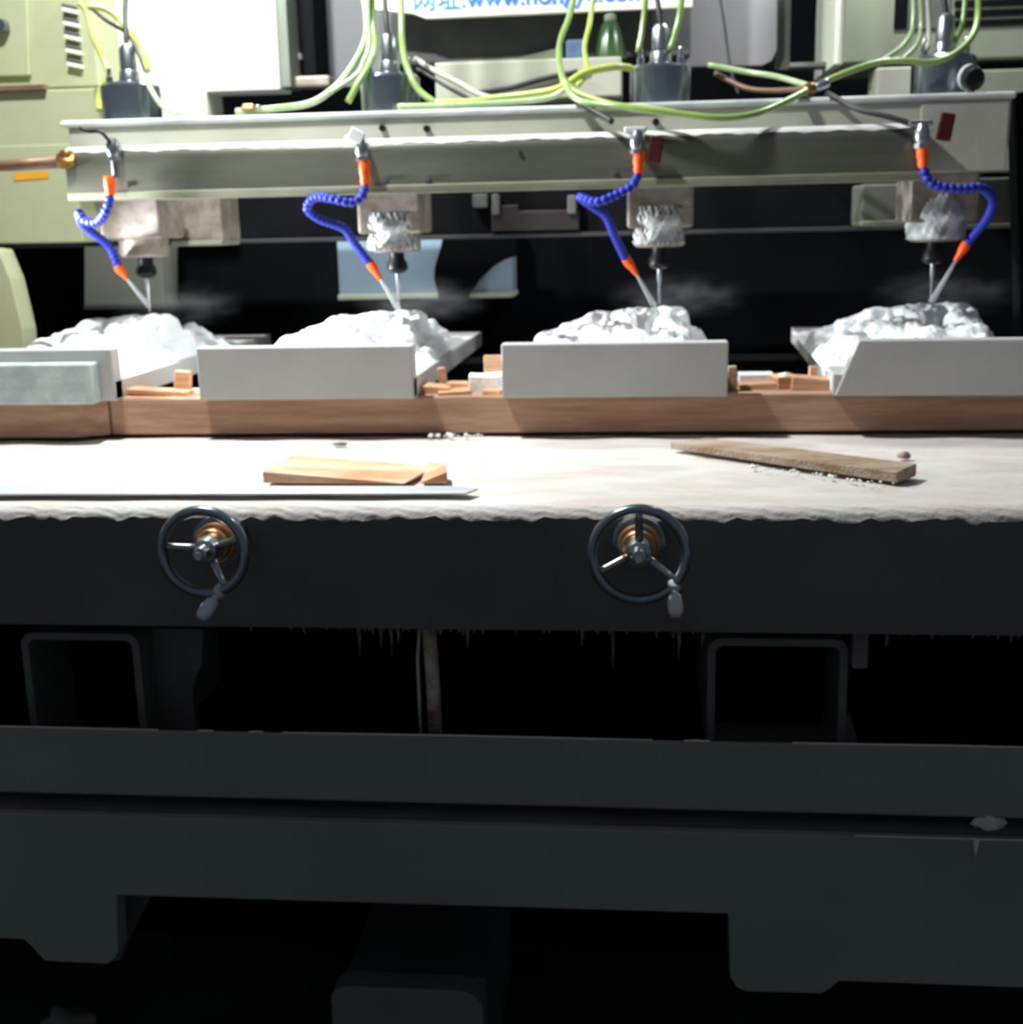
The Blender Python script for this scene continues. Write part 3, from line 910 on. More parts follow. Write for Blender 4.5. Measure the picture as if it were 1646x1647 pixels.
# ------------------------------------------------------------------ spindles
XS0 = XS[1]
def spindle(k, label):
    x = XS[k]
    c = Vector((x, YS, 0))
    zt_ = P(642, 118, YS).z if k else P(642, 140, YS).z
    zt_ = P(642, 120, YS).z
    zc0, zc1 = P(640, 376, YS - .06).z, P(640, 300, YS - .06).z    # clamp block
    zn = P(640, 406, YS - .05).z
    zk = P(640, 440, YS).z
    ztip = P(642, 497, YS).z
    root = thing('spindle', (x, YS, ztip), label, 'spindle')
    bm = nb()
    lathe(bm, [(0.052, zc1 - 0.01), (0.055, zc1), (0.0555, zt_ - 0.010), (0.0555, zt_ - 0.006), (0.050, zt_ - 0.001), (0.030, zt_), (0.024, zt_ + 0.004)], c, 'Z', 40)
    put('motor_casing', bm, 'steel_dark', root, smooth=True, autosmooth=35)
    bm = nb()
    lathe(bm, [(0.020, zt_ + 0.002), (0.019, zt_ + 0.020), (0.016, zt_ + 0.024), (0.0155, zt_ + 0.062), (0.010, zt_ + 0.070)], c, 'Z', 24)
    cp = put('cable_plug', bm, 'steel', root, smooth=True, autosmooth=35)
    bm = nb()
    tube(bm, catmull([Vector((x, YS, zt_ + 0.068)), Vector((x - .004, YS + .01, zt_ + 0.10)), Vector((x - .010, YS + .04, zt_ + 0.16)), Vector((x - .01, YS + .1, zt_ + 0.30))]), 0.005, 8)
    put('power_cable', bm, 'cable', root, smooth=True)
    for sx in (-1, 1):
        bm = nb()
        lathe(bm, [(0.0065, zt_ - 0.004), (0.0065, zt_ + 0.012), (0.0045, zt_ + 0.014), (0.0045, zt_ + 0.026), (0.0028, zt_ + 0.030)], c + Vector((sx * 0.036, -0.008, 0)), 'Z', 14)
        put('water_fitting', bm, 'chrome', root, smooth=True, autosmooth=35)
    bm = nb()
    box(bm, x - 0.060, x + 0.060, YS - 0.062, YS + 0.065, zc0, zc1 + 0.01)
    put('clamp_block', bm, 'body', root, bevel=0.006, seg=3)
    bm = nb()
    lathe(bm, [(0.047, zc0 + 0.006), (0.047, zn + 0.004), (0.043, zn), (0.026, zn - 0.001)], c, 'Z', 36)
    put('nose', bm, 'body', root, smooth=True, autosmooth=35)
    bm = nb()
    lathe(bm, [(0.014, zn + 0.004), (0.0145, zn - 0.014), (0.0195, zn - 0.022), (0.0205, zn - 0.032), (0.016, zn - 0.038), (0.010, zn - 0.041)], c, 'Z', 20)
    tag(put('collet_nut', bm, 'black', root, smooth=True, autosmooth=35), 'black collet nut')
    bm = nb()
    lathe(bm, [(0.0045, zn - 0.038), (0.0045, zn - 0.062), (0.0032, zn - 0.066), (0.0020, ztip + 0.003), (0.0008, ztip)], c, 'Z', 14)
    put('cutting_bit', bm, 'steel', root, smooth=True, autosmooth=35)
    # crumpled plastic film round the nose
    if k > 0:
        bm = nb()
        R0, n, mrows = (0.055, 40, 14)
        zA, zB = (zc1 - 0.015, zn + 0.004)
        rings = []
        a0, a1 = (math.radians(200), math.radians(335)) if k < 3 else (math.radians(170), math.radians(370))
        for j in range(mrows):
            t = j / (mrows - 1)
            ring = []
            for i in range(n):
                a = a0 + (a1 - a0) * i / (n - 1)
                wr = 0.0035 * math.sin(a * 9 + t * 7 + k) * math.sin(t * 11 + a * 3) + 0.002 * math.sin(a * 23 + t * 17)
                if k == 3:
                    rad = 0.030 + 0.034 * math.sin(min(1, t * 1.1) * math.pi / 2) + wr
                    if t > 0.62: rad = 0.050 + wr
                    rad += 0.012
                else:
                    rad = 0.0665 - 0.014 * (1 if t > 0.66 else 0) + wr + 0.002
                ring.append(bm.verts.new((x + rad * math.cos(a) * (0.9 if k < 3 else 0.8), YS - 0.008 + rad * math.sin(a), zA + (zB - zA) * t)))
            rings.append(ring)
        for j in range(mrows - 1):
            for i in range(n - 1):
                if k < 3 and ((i * 7 + j * 13 + k * 5) % 19 < 7 or j < 4) and not (12 < i < 30 and 5 < j < 12):
                    continue
                bm.faces.new([rings[j][i], rings[j][i + 1], rings[j + 1][i + 1], rings[j + 1][i]])
        bmesh.ops.delete(bm, geom=[v for v in bm.verts if not v.link_faces], context='VERTS')
        bmesh.ops.solidify(bm, geom=bm.faces[:], thickness=0.0008)
        tag(put('plastic_film', bm, 'wrap', root, smooth=True), 'crumpled whitish plastic film')
    return root


spindle(0, 'leftmost spindle motor, over the carving of the leftmost marble block')
spindle(1, 'second spindle motor from the left, in front of the blue grey rear panel')
spindle(2, 'third spindle motor, wrapped in film, over the squarely seen marble block')
spindle(3, 'rightmost spindle motor with a crumpled white plastic cone round its nose')

# ------------------------------------------------------------------ coolant hoses
def bead_mesh():
    bm = nb()
    lathe(bm, [(0.0040, -0.0068), (0.0066, -0.0060), (0.0076, -0.0030), (0.0076, 0.0005), (0.0060, 0.0030), (0.0050, 0.0042), (0.0056, 0.0062), (0.0040, 0.0075)], (0, 0, 0), 'Z', 14)
    bmesh.ops.recalc_face_normals(bm, faces=bm.faces)
    me = bpy.data.meshes.new('hose_segment')
    bm.to_mesh(me); bm.free()
    me.materials.append(M['blue'])
    for p in me.polygons: p.use_smooth = True
    return me


BEAD = bead_mesh()


def coolant(label, top, oc, path, oz, jet, handle):
    """top: valve body pixel; oc: connector pixels; path: hose pixels with distance; oz: nozzle pixels"""
    Yt = YG - 0.028
    v = P(top[0], top[1], Yt)
    root = thing('coolant_hose', (v.x, Yt, P(*path[-1]).z), label, 'coolant hose')
    # valve: body, side boss to the bar and hex
    bm = nb()
    lathe(bm, [(0.009, -0.016), (0.010, -0.012), (0.0125, -0.006), (0.0125, 0.006), (0.010, 0.012), (0.008, 0.018)], v, 'Z', 16)
    lathe(bm, [(0.007, 0.0), (0.007, 0.028)], v, 'Y', 12)
    lathe(bm, [(0.0115, -0.020), (0.0115, -0.013)], v, 'Z', 6)
    vb = put('valve', bm, 'steel', root, smooth=True, autosmooth=35)
    bm = nb()
    if handle in ('red', 'high red'):
        h = v + (Vector((0.030, -0.004, -0.012)) if handle == 'red' else Vector((0.036, -0.004, 0.014)))
        box(bm, h.x - 0.012, h.x + 0.012, h.y - 0.004, h.y + 0.004, h.z - 0.024, h.z + 0.020, Matrix.Rotation(0.15, 3, 'Y'))
        tag(put('valve_lever', bm, 'red', vb, bevel=0.003), 'dark red lever')
        bm = nb()
        box(bm, v.x - 0.022, v.x + 0.016, v.y - 0.004, v.y + 0.010, v.z + 0.014, v.z + 0.024)
        put('valve_tee', bm, 'rim_white' if handle == 'red' else 'steel', vb, bevel=0.003)
    elif handle == 'up':
        box(bm, v.x - 0.020, v.x + 0.006, v.y - 0.012, v.y - 0.008, v.z + 0.010, v.z + 0.032, Matrix.Rotation(0.5, 3, 'Y'))
        put('valve_lever', bm, 'rim_white', vb, bevel=0.003)
    else:
        tube(bm, catmull([v + Vector((0, -0.01, 0.01)), v + Vector((-0.015, -0.012, 0.028)), v + Vector((-0.035, -0.012, 0.030)), v + Vector((-0.052, -0.012, 0.036))]), 0.0032, 8)
        tag(put('valve_lever', bm, 'black', vb, smooth=True), 'dark bent lever')
    # orange connector
    a, b = P(oc[0], oc[1], Yt), P(oc[2], oc[3], Yt)
    L = (a - b).length
    bm = nb()
    lathe(bm, [(0.0085, 0.0), (0.0095, 0.003), (0.0095, L * 0.55), (0.0078, L * 0.72), (0.0088, L * 0.85), (0.0070, L)], a, (b - a).normalized(), 18)
    tag(put('orange_connector', bm, 'orange', root, smooth=True, autosmooth=40), 'orange threaded connector')
    if v.z - 0.016 > a.z:
        bm = nb(); lathe(bm, [(0.0065, a.z - v.z - 0.002), (0.0065, -0.015)], v, 'Z', 12)
        put('nipple', bm, 'steel', root, smooth=True, autosmooth=35)
    # blue beads
    pts = catmull([b + Vector((0, 0, 0.0))] + [P(*q) for q in path], 14)
    acc, d, last = [], 0.0, pts[0]
    step = 0.0112
    need = 0.006
    for p in pts[1:]:
        seg = (p - last).length
        while seg > 0 and d + seg >= need:
            t = (need - d) / seg
            pos = last.lerp(p, t)
            acc.append((pos, (p - last).normalized()))
            need += step
        d += seg
        last = p
    for pos, dr in acc:
        o = bpy.data.objects.new('hose_segment', BEAD)
        COL.objects.link(o)
        o.parent = root
        o.location = pos - Vector(root.location)
        o.rotation_euler = (-dr).to_track_quat('Z', 'Y').to_euler()
        o.scale = (1.08, 1.08, 1.0)
    # orange nozzle
    a, b = P(*oz[0]), P(*oz[1])
    L = (b - a).length
    bm = nb()
    lathe(bm, [(0.0086, -0.002), (0.0092, 0.004), (0.0088, L * 0.35), (0.0062, L * 0.6), (0.0045, L)], a, (b - a).normalized(), 16)
    tag(put('orange_nozzle', bm, 'orange', root, smooth=True, autosmooth=40), 'orange tapered nozzle')
    # water jet
    j = P(*jet)
    bm = nb()
    tube(bm, [b, b.lerp(j, 0.33), b.lerp(j, 0.66), j], 0.0026, 10, 0.0058)
    return bm


YH, YN = YG - 0.028, YS - 0.045
hose_data = [
    ('leftmost blue segmented coolant hose, bent leftwards below the bar', (183, 240), (176, 284, 178, 314),
     [(172, 338, YH), (158, 357, YH + .02), (138, 356, YH + .03), (128, 344, YH + .04), (134, 362, YH + .08), (158, 381, YH + .12), (177, 398, YN - .03), (190, 428, YN)],
     [(190, 429, YN), (204, 448, YN + .006)], (240, 493, YS - .004), 'bent'),
    ('second blue segmented coolant hose, looping far left before its nozzle', (583, 240), (586, 258, 588, 298),
     [(583, 315, YH), (565, 326, YH), (535, 320, YH), (507, 318, YH + .02), (495, 336, YH + .04), (515, 353, YH + .07), (552, 367, YH + .11), (570, 390, YH + .14), (594, 422, YN)],
     [(596, 423, YN), (612, 449, YN + .006)], (641, 497, YS - .004), 'up'),
    ('third blue segmented coolant hose, with a sharp kink left of the spindle', (1025, 228), (1028, 242, 1027, 279),
     [(1018, 298, YH), (990, 314, YH), (960, 325, YH), (934, 318, YH + .03), (958, 335, YH + .06), (975, 348, YH + .09), (988, 378, YH + .13), (1006, 416, YN)],
     [(1007, 416, YN), (1024, 441, YN + .006)], (1052, 492, YS - .004), 'red'),
    ('rightmost blue segmented coolant hose, arching to the right round the spindle', (1483, 218), (1483, 232, 1485, 270),
     [(1492, 288, YH), (1510, 300, YH), (1545, 304, YH), (1580, 303, YH + .01), (1597, 322, YH + .05), (1590, 348, YH + .09), (1570, 375, YN - .03), (1556, 391, YN)],
     [(1555, 392, YN), (1537, 420, YN + .006)], (1498, 486, YS - .004), 'high red'),
]
jets = ['leftmost thin jet of water spraying at the cutting bit', 'second thin water jet from the left, spraying at its bit',
        'third thin water jet, spraying at the bit of the film wrapped spindle', 'rightmost water jet, spraying leftwards down to its bit']
for (lab, top, oc, path, oz, jet, h), jl in zip(hose_data, jets):
    bm = coolant(lab, top, oc, path, oz, jet, h)
    tag(put('water_jet', bm, 'water', smooth=True), jl, 'water')

# water mist drifting over the carvings
for k, (x, jl) in enumerate(zip(XS, ('faint mist over the leftmost carving', 'faint mist over the second carving from the left', 'faint mist over the third carving', 'faint mist over the rightmost carving'))):
    bm = nb()
    bmesh.ops.create_icosphere(bm, subdivisions=3, radius=1.0)
    me = bpy.data.meshes.new('water_mist'); bm.to_mesh(me); bm.free(); me.materials.append(M['mist'])
    o = bpy.data.objects.new('water_mist', me); COL.objects.link(o)
    o.location = (x + 0.035, YS + 0.05, ZPL + 0.095)
    o.scale = (0.15, 0.17, 0.055)
    tag(o, jl + ', round the cutting bit', 'mist', kind='stuff')

# ------------------------------------------------------------------ brown pipe at the left end of the bridge
pr = thing('side_pipe', P(100, 262, YG + .01), 'brown pipe running in from the left with a brass elbow at the bar end', 'pipe')
bm = nb(); tube(bm, [P(-140, 271, YG), P(20, 266, YG), P(98, 261, YG)], 0.0105, 14)
put('pipe_body', bm, 'copper_pipe', pr, smooth=True)
q = P(109, 259, YG)
bm = nb(); lathe(bm, [(0.013, -0.016), (0.016, -0.010), (0.016, 0.002), (0.013, 0.008), (0.011, 0.016)], q, 'X', 6)
lathe(bm, [(0.012, -0.012), (0.0135, -0.004), (0.0135, 0.008), (0.010, 0.014)], q + Vector((0, 0, 0.004)), 'Z', 14)
tag(put('brass_elbow', bm, 'brass', pr, smooth=True, autosmooth=35), 'brass elbow')

# ------------------------------------------------------------------ machine structure behind
Yc = 2.52
col = thing('left_column', P(60, 390, Yc), 'cream painted machine column at the left with an orange label', 'machine column')
bm = nb(); pbox(bm, -220, 148, 170, 240, Yc, 0.3)
pbox(bm, -220, 236, 127, 394, Yc - 0.004, 0.3)
put('column_body', bm, 'cream', col, bevel=0.003)
bm = nb(); ppoly(bm, [(22, 279), (78, 275), (78, 287), (22, 291)], Yc - 0.0055, 0.001)
tag(put('warning_label', bm, 'sticker', col), 'orange label')
bm = nb(); pbox(bm, -220, 141, 72, 149, Yc - 0.012, 0.02)
put('ledge_strip', bm, 'copper_pipe', col)
# slanting leg at lower left
bm = nb()
ppoly(bm, [(-60, 395), (-2, 402), (18, 450), (37, 530), (40, 575), (-60, 575)], 2.44, 0.06)
tag(put('slanted_cover', bm, 'cream', bevel=0.003), 'slanted cream cover behind the leftmost marble block', 'cover')

# cross rail behind the spindles
Yr = 2.72
rl = thing('cross_rail', P(823, 383, Yr), 'dark cross rail behind the spindles with its lower edge coloured paler, as lit', 'cross rail')
bm = nb(); box(bm, -1.5, 1.2, Yr, Yr + 0.12, P(823, 376, Yr).z, P(823, 285, Yr).z)
put('rail_body', bm, 'inner', rl)
bm = nb(); box(bm, -1.5, 1.2, Yr - 0.012, Yr + 0.02, P(823, 383, Yr).z, P(823, 376, Yr).z)  # lower edge coloured paler to look lit
put('lower_edge', bm, 'lit_rail_edge', rl, bevel=0.002)
bm = nb(); pbox(bm, 832, 338, 932, 371, Yr - 0.02, 0.02)
tag(put('maroon_carriage', bm, 'maroon', rl, bevel=0.003), 'dull maroon carriage plate')
bm = nb(); pbox(bm, 790, 330, 835, 372, Yr - 0.02, 0.02)
put('maroon_carriage', bm, 'maroon', rl, bevel=0.003)
for a in ((760, 312, 784, 334), (791, 312, 803, 346), (913, 314, 927, 344)):
    bm = nb(); pbox(bm, *a, Yr - 0.03, 0.03)
    put('rail_bracket', bm, 'frame_dark', rl, bevel=0.003)
for a, lab in (((276, 312, 356, 391), 'square grey slide block behind the leftmost spindle'), ((1386, 296, 1460, 358), 'grey slide block left of the rightmost spindle'),
               ((1546, 285, 1720, 362), 'wide green grey slide block at the right edge, behind the rightmost hose')):
    bm = nb(); pbox(bm, *a, 2.50, 0.12)
    s = thing('slide_block', P((a[0] + a[2]) / 2, a[3], 2.5), lab, 'slide block')
    put('block_body', bm, 'body' if a[0] < 400 else 'frame', s, bevel=0.004)
    bm = nb(); pbox(bm, a[0], a[3] - 3, a[2], a[3] + 5, 2.49, 0.12)
    put('lower_lip', bm, 'green_grey', s, bevel=0.002)

# rear covers below the rail
rcv = thing('rear_guard', (0, 3.06, 0.3), 'dark rear guard carrying a blue grey panel and a plain grey panel', 'machine guard')
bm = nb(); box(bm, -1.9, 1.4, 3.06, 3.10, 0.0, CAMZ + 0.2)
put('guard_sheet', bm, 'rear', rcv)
Yp = 2.96
bm = nb(); pbox(bm, 543, 340, 824, 475, Yp, 0.11)
tag(put('steel_panel', bm, 'blue_grey', rcv, bevel=0.002), 'blue grey panel')
bm = nb(); pbox(bm, 543, 472, 826, 481, Yp - 0.016, 0.12)
tag(put('bottom_flange', bm, 'cream_lit', rcv, bevel=0.003), 'pale bottom flange')
bm = nb(); ppoly(bm, [(136, 360), (262, 360), (262, 492), (136, 496)], Yp, 0.11)
tag(put('steel_panel', bm, 'cream_lit', rcv, bevel=0.002), 'plain grey panel')
bm = nb(); pbox(bm, 134, 491, 264, 497, Yp - 0.01, 0.12)
put('bottom_flange', bm, 'lilac', rcv, bevel=0.002)
bm = nb()  # shadow on the panel, shaped as a dark sheet before it
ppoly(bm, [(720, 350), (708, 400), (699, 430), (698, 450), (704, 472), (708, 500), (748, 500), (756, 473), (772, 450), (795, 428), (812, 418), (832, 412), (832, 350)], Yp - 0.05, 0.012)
tag(put('shadow_cutout', bm, 'rear', bevel=0.003), 'dark curved cutout standing in for a shadow on the right part of the blue grey rear panel', 'shadow cutout')
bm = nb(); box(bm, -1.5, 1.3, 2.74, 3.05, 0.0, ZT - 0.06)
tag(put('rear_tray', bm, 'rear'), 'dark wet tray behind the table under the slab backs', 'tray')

# ------------------------------------------------------------------ cabinets behind, above the bridge
cab = thing('control_cabinet', P(60, 145, 2.66), 'cream control cabinet at top left with a door and louvres', 'cabinet')
bm = nb(); pbox(bm, -260, -160, 147, 147, 2.66, 0.12)
put('cabinet_body', bm, 'cream', cab, bevel=0.004)
bm = nb(); ppoly(bm, [(-200, -160), (38, -160), (48, 122), (-200, 128)], 2.648, 0.012)
dr = put('cabinet_door', bm, 'cream', cab, bevel=0.003)
q = P(7, 42, 2.64)
bm = nb(); lathe(bm, [(0.011, -0.018), (0.013, -0.010), (0.013, 0.0), (0.008, 0.006)], q, 'Y', 18)
tag(put('door_lock', bm, 'steel_dark', dr, smooth=True, autosmooth=40), 'blue grey round lock')
for k in range(5):
    y = 8 + 22 * k
    x = 99 + 2.0 * k
    bm = nb()
    ppoly(bm, [(x, y - 3), (x + 24, y + 2), (x + 24, y + 7), (x, y + 2)], 2.652, 0.012)
    tag(put('louvre', bm, 'inner' if False else 'frame_dark', cab, bevel=0.001), 'dark louvre slot')
    bm = nb()
    ppoly(bm, [(x, y + 4), (x + 24, y + 9), (x + 24, y + 15), (x, y + 10)], 2.646, 0.016)
    put('louvre_hood', bm, 'cream_lit', cab, bevel=0.002)

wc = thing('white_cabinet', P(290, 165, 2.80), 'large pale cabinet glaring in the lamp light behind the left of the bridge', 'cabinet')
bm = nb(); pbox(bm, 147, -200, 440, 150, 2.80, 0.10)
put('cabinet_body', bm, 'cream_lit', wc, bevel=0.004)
bm = nb(); pbox(bm, 150, 150, 332, 200, 2.79, 0.12)
put('cabinet_foot', bm, 'cream_lit', wc, bevel=0.003)
bm = nb(); pbox(bm, 440, -200, 458, 140, 2.82, 0.09)
put('side_post', bm, 'frame', wc)

cd = thing('cable_duct', P(480, 140, 2.9), 'dark cable duct between the glaring cabinet and the grey panel', 'duct')
bm = nb(); pbox(bm, 458, -200, 500, 120, 2.92, 0.15)
put('duct_body', bm, 'inner', cd)
bm = nb(); tube(bm, [P(457, -30, 2.9), P(458, 0, 2.9), P(460, 32, 2.9)], 0.006, 8)
tag(put('white_cable', bm, 'foam', cd, smooth=True), 'short white cable end')
bm = nb(); pbox(bm, 468, 86, 484, 96, 2.9, 0.02)
put('clip', bm, 'lilac', cd, bevel=0.002)
bm = nb(); pbox(bm, 472, 122, 530, 140, 2.86, 0.05)
put('duct_foot', bm, 'body', cd, bevel=0.005)

bm = nb(); pbox(bm, 500, -200, 612, 140, 3.05, 0.03)
tag(put('grey_panel', bm, 'lilac_dark', bevel=0.002), 'plain grey upright panel left of the blue lettered sign', 'panel')
bm = nb(); ppoly(bm, [(1098, -200), (1252, -200), (1250, 80), (1242, 98), (1226, 106), (1098, 108)], 3.0, 0.03)
tag(put('grey_panel', bm, 'lilac', bevel=0.002), 'plain grey upright panel right of the blue lettered sign', 'panel')
bm = nb(); pbox(bm, 1250, -200, 1274, 112, 3.02, 0.05)
tag(put('dark_post', bm, 'frame_dark'), 'dark post beside the right grey panel', 'post')

# sign
sg = thing('sign_board', P(880, 30, 2.86), 'white sign board with blue lettering at the top of the picture', 'sign')
bm = nb(); ppoly(bm, [(600, -170), (1116, -190), (1114, 12), (685, 30), (664, 22), (600, 16)], 2.86, 0.02)
put('board', bm, 'white_sign', sg, bevel=0.002)
cu = bpy.data.curves.new('sign_text', 'FONT')
cu.body = '网址:www.hongye.com'
cu.size = 0.050
cu.extrude = 0.0008
cu.offset = 0.0004
to = bpy.data.objects.new('sign_text', cu)
COL.objects.link(to)
bpy.context.view_layer.update()
dg = bpy.context.evaluated_depsgraph_get()
me = bpy.data.meshes.new_from_object(to.evaluated_get(dg))
bpy.data.objects.remove(to)
bmt = nb(); bmt.from_mesh(me)
xsv = [v.co.x for v in bmt.verts]
wd = max(xsv) - min(xsv) if xsv else 1
p0, p1 = P(666, 18, 2.858), P(1040, 6, 2.858)
sx = (p1.x - p0.x) / wd
for v in bmt.verts:
    t = (v.co.x - min(xsv)) / wd
    v.co = Vector((p0.x + (v.co.x - min(xsv)) * sx, 2.858 - v.co.z, p0.z + v.co.y * 1.0 + 0.004))
xm = 0
put('lettering', bmt, 'sign_blue', sg)
bpy.data.meshes.remove(me)

# sign carrier and dark housing under it
hs = thing('dark_housing', P(880, 95, 2.95), 'dark olive housing hanging under the blue lettered sign', 'housing')
bm = nb(); pbox(bm, 610, 10, 1112, 98, 2.95, 0.15)
put('housing_body', bm, 'frame_dark', hs, bevel=0.006)
bm = nb(); ppoly(bm, [(830, 94), (905, 76), (905, 98), (700, 100)], 2.93, 0.02)
put('pale_lip', bm, 'green_grey', hs)
YD = 2.81
bm = nb(); pbox(bm, 700, 96, 1000, 160, YD, 0.13)
tag(put('pale_duct', bm, 'beige', bevel=0.004), 'pale horizontal duct with bluish smears behind the middle of the bridge', 'duct')
bm = nb(); tube(bm, catmull([P(770, 150, YD - .01), P(820, 142, YD - .01), P(880, 126, YD - .01), P(930, 116, YD - .01)]), 0.006, 8)
tag(put('rubber_strip', bm, 'cable', smooth=True), 'dark cable lying along the pale duct', 'cable')
ztd = P(850, 96, YD).z
q = P(982, 96, YD + 0.06)
q.z = ztd
oc_ = thing('oil_cup', q, 'green conical oil cup between two drooping tubes', 'oil cup')
bm = nb(); lathe(bm, [(0.036, 0.0), (0.035, 0.010), (0.028, 0.042), (0.020, 0.070), (0.013, 0.080)], q, 'Z', 28)
put('cup_body', bm, 'glass_green', oc_, smooth=True, autosmooth=40)
bm = nb(); lathe(bm, [(0.011, 0.079), (0.013, 0.082), (0.013, 0.092), (0.007, 0.095)], q, 'Z', 18)
put('cup_cap', bm, 'green_grey', oc_, smooth=True, autosmooth=40)
a, b = P(910, 64, YD + .03), P(944, 90, YD + .03)
bm = nb(); box(bm, a.x, b.x, YD + .03, YD + .07, ztd, a.z)
tag(put('socket_plug', bm, 'blue_dark', bevel=0.006), 'small dusty blue plug left of the green oil cup', 'plug')

# right cabinet
rc = thing('vented_cabinet', P(1500, 120, 2.72), 'green grey cabinet at top right with dark vent slots', 'cabinet')
bm = nb(); pbox(bm, 1362, -200, 1760, 96, 2.72, 0.3)
put('cabinet_body', bm, 'green_grey', rc, bevel=0.004)
bm = nb(); pbox(bm, 1347, -200, 1366, 104, 2.74, 0.3)  # light on the cabinet edge put in as a paler strip
tag(put('lit_edge', bm, 'cream_lit', rc, bevel=0.002), 'left edge painted paler, as lit')
for y in (-14, 2, 18, 34):
    bm = nb(); pbox(bm, 1536, y - 4, 1740, y + 5, 2.716, 0.01)
    put('vent_slot', bm, 'rear', rc)
bm = nb(); pbox(bm, 1440, -40, 1461, 46, 2.716, 0.01)
put('vent_slot', bm, 'rear', rc)
bm = nb(); pbox(bm, 1462, -40, 1530, 46, 2.716, 0.01)
put('vent_slot', bm, 'frame_dark', rc)
bm = nb(); pbox(bm, 1560, 110, 1760, 276, 2.68, 0.2)
put('lower_housing', bm, 'green_grey', rc, bevel=0.004)
bm = nb(); pbox(bm, 1410, 108, 1470, 165, 2.70, 0.1)
put('lower_step', bm, 'beige', rc, bevel=0.004)
bm = nb(); pbox(bm, 1270, 100, 1350, 108, 2.85, 0.06)
tag(put('flat_bar', bm, 'frame', bevel=0.002), 'flat grey bar in the dark gap left of the vented cabinet', 'bar')
bm = nb(); ppoly(bm, [(1632, 150), (1700, 140), (1700, 640), (1646, 640)], 2.42, 0.05)
tag(put('dark_side_cover', bm, 'rear'), 'dark upright cover at the far right edge of the machine', 'machine cover')

# ------------------------------------------------------------------ plastic tubes over the bridge
TY = YS - 0.05
def ptube(label, pts, r, mt, cat='tube', name='plastic_tube', n=8):
    # tubes that leave the picture at the top go on upwards
    if pts[0][1] < -15:
        pts = [(pts[0][0], -420, pts[0][2] + 0.03), (pts[0][0], -180, pts[0][2] + 0.02), (pts[0][0], -75, pts[0][2])] + list(pts)[1:]
    if pts[-1][1] < -15:
        pts = list(pts)[:-1] + [(pts[-1][0], -75, pts[-1][2]), (pts[-1][0], -180, pts[-1][2] + 0.02), (pts[-1][0], -420, pts[-1][2] + 0.03)]
    bm = nb()
    tube(bm, catmull([P(*p) for p in pts], n), r, 10)
    return tag(put(name, bm, mt, smooth=True), label, cat)


ptube('thick yellow tube drooping in front of the cabinet louvres at left', [(128, 5, 2.45), (140, 20, 2.45), (150, 60, 2.44), (165, 92, 2.44), (174, 120, 2.43), (160, 150, 2.43), (160, 178, 2.42)], 0.0055, 'tube_y')
ptube('yellow tube arching from the left tube bundle over the leftmost spindle', [(140, 10, 2.45), (168, 14, 2.46), (190, 28, 2.46), (203, 48, 2.45), (217, 60, 2.42), (232, 85, 2.40), (238, 115, 2.39)], 0.0065, 'tube_y')
ptube('grey green tube curving down the right side of the leftmost spindle', [(148, 14, 2.43), (172, 34, 2.43), (205, 55, 2.41), (222, 85, 2.39), (236, 120, 2.36), (256, 160, 2.34), (285, 184, 2.33)], 0.0035, 'cable', 'cable')
ptube('pale clear tube running from the leftmost spindle down to the bridge top', [(232, 120, 2.36), (243, 145, 2.34), (262, 172, 2.33), (290, 184, 2.33)], 0.0045, 'tube_c')
ptube('pair of pale green tubes left of the second spindle, outer one', [(578, -30, 2.5), (590, 30, 2.45), (586, 70, 2.42), (565, 110, 2.38), (540, 140, 2.35), (500, 166, 2.33), (440, 175, 2.33), (380, 180, 2.33)], 0.0062, 'tube_c')
ptube('pale green tube touching the left side of the second spindle plug', [(596, -30, 2.46), (600, 30, 2.43), (603, 75, 2.40), (594, 105, 2.36), (576, 135, 2.34), (560, 165, 2.33)], 0.0062, 'tube_g')
ptube('thin clear tube between the second spindle and its left tubes', [(588, -20, 2.44), (594, 60, 2.41), (585, 100, 2.37), (572, 122, 2.35), (530, 150, 2.33)], 0.0042, 'tube_c')
ptube('green tube running down the right side of the second spindle', [(646, -30, 2.46), (646, 40, 2.42), (650, 90, 2.38), (662, 125, 2.35), (676, 148, 2.34), (700, 166, 2.33)], 0.0062, 'tube_g')
ptube('beige tube slanting down right of the second spindle', [(668, 95, 2.50), (700, 115, 2.47), (740, 135, 2.42), (770, 152, 2.38), (800, 160, 2.34)], 0.0055, 'beige')
ptube('dark cable slanting beside the beige tube right of the second spindle', [(672, 112, 2.46), (700, 128, 2.43), (730, 146, 2.38), (765, 164, 2.34)], 0.0038, 'cable', 'cable')
ptube('long yellow green tube lying on the bridge top between second and third spindles', [(700, 166, 2.32), (760, 164, 2.32), (800, 158, 2.32), (850, 152, 2.31), (900, 142, 2.30), (940, 118, 2.31), (990, 108, 2.34), (1015, 110, 2.37)], 0.0065, 'tube_y')
ptube('second long pale tube lying along the bridge top', [(640, 172, 2.31), (720, 170, 2.31), (800, 166, 2.31), (880, 158, 2.30), (915, 140, 2.30), (950, 120, 2.32)], 0.0055, 'tube_c')
ptube('green tube drooping from the sign and sweeping right under the third spindle', [(935, -30, 2.50), (918, 20, 2.46), (902, 65, 2.40), (900, 105, 2.33), (912, 140, 2.26), (935, 163, 2.23), (1000, 172, 2.19), (1080, 182, 2.18), (1160, 190, 2.18), (1220, 182, 2.20), (1275, 158, 2.26), (1330, 130, 2.31), (1400, 104, 2.33), (1450, 98, 2.33), (1500, 100, 2.33), (1540, 84, 2.34), (1568, 50, 2.38), (1574, 0, 2.42), (1574, -40, 2.45)], 0.0058, 'tube_g', n=7)
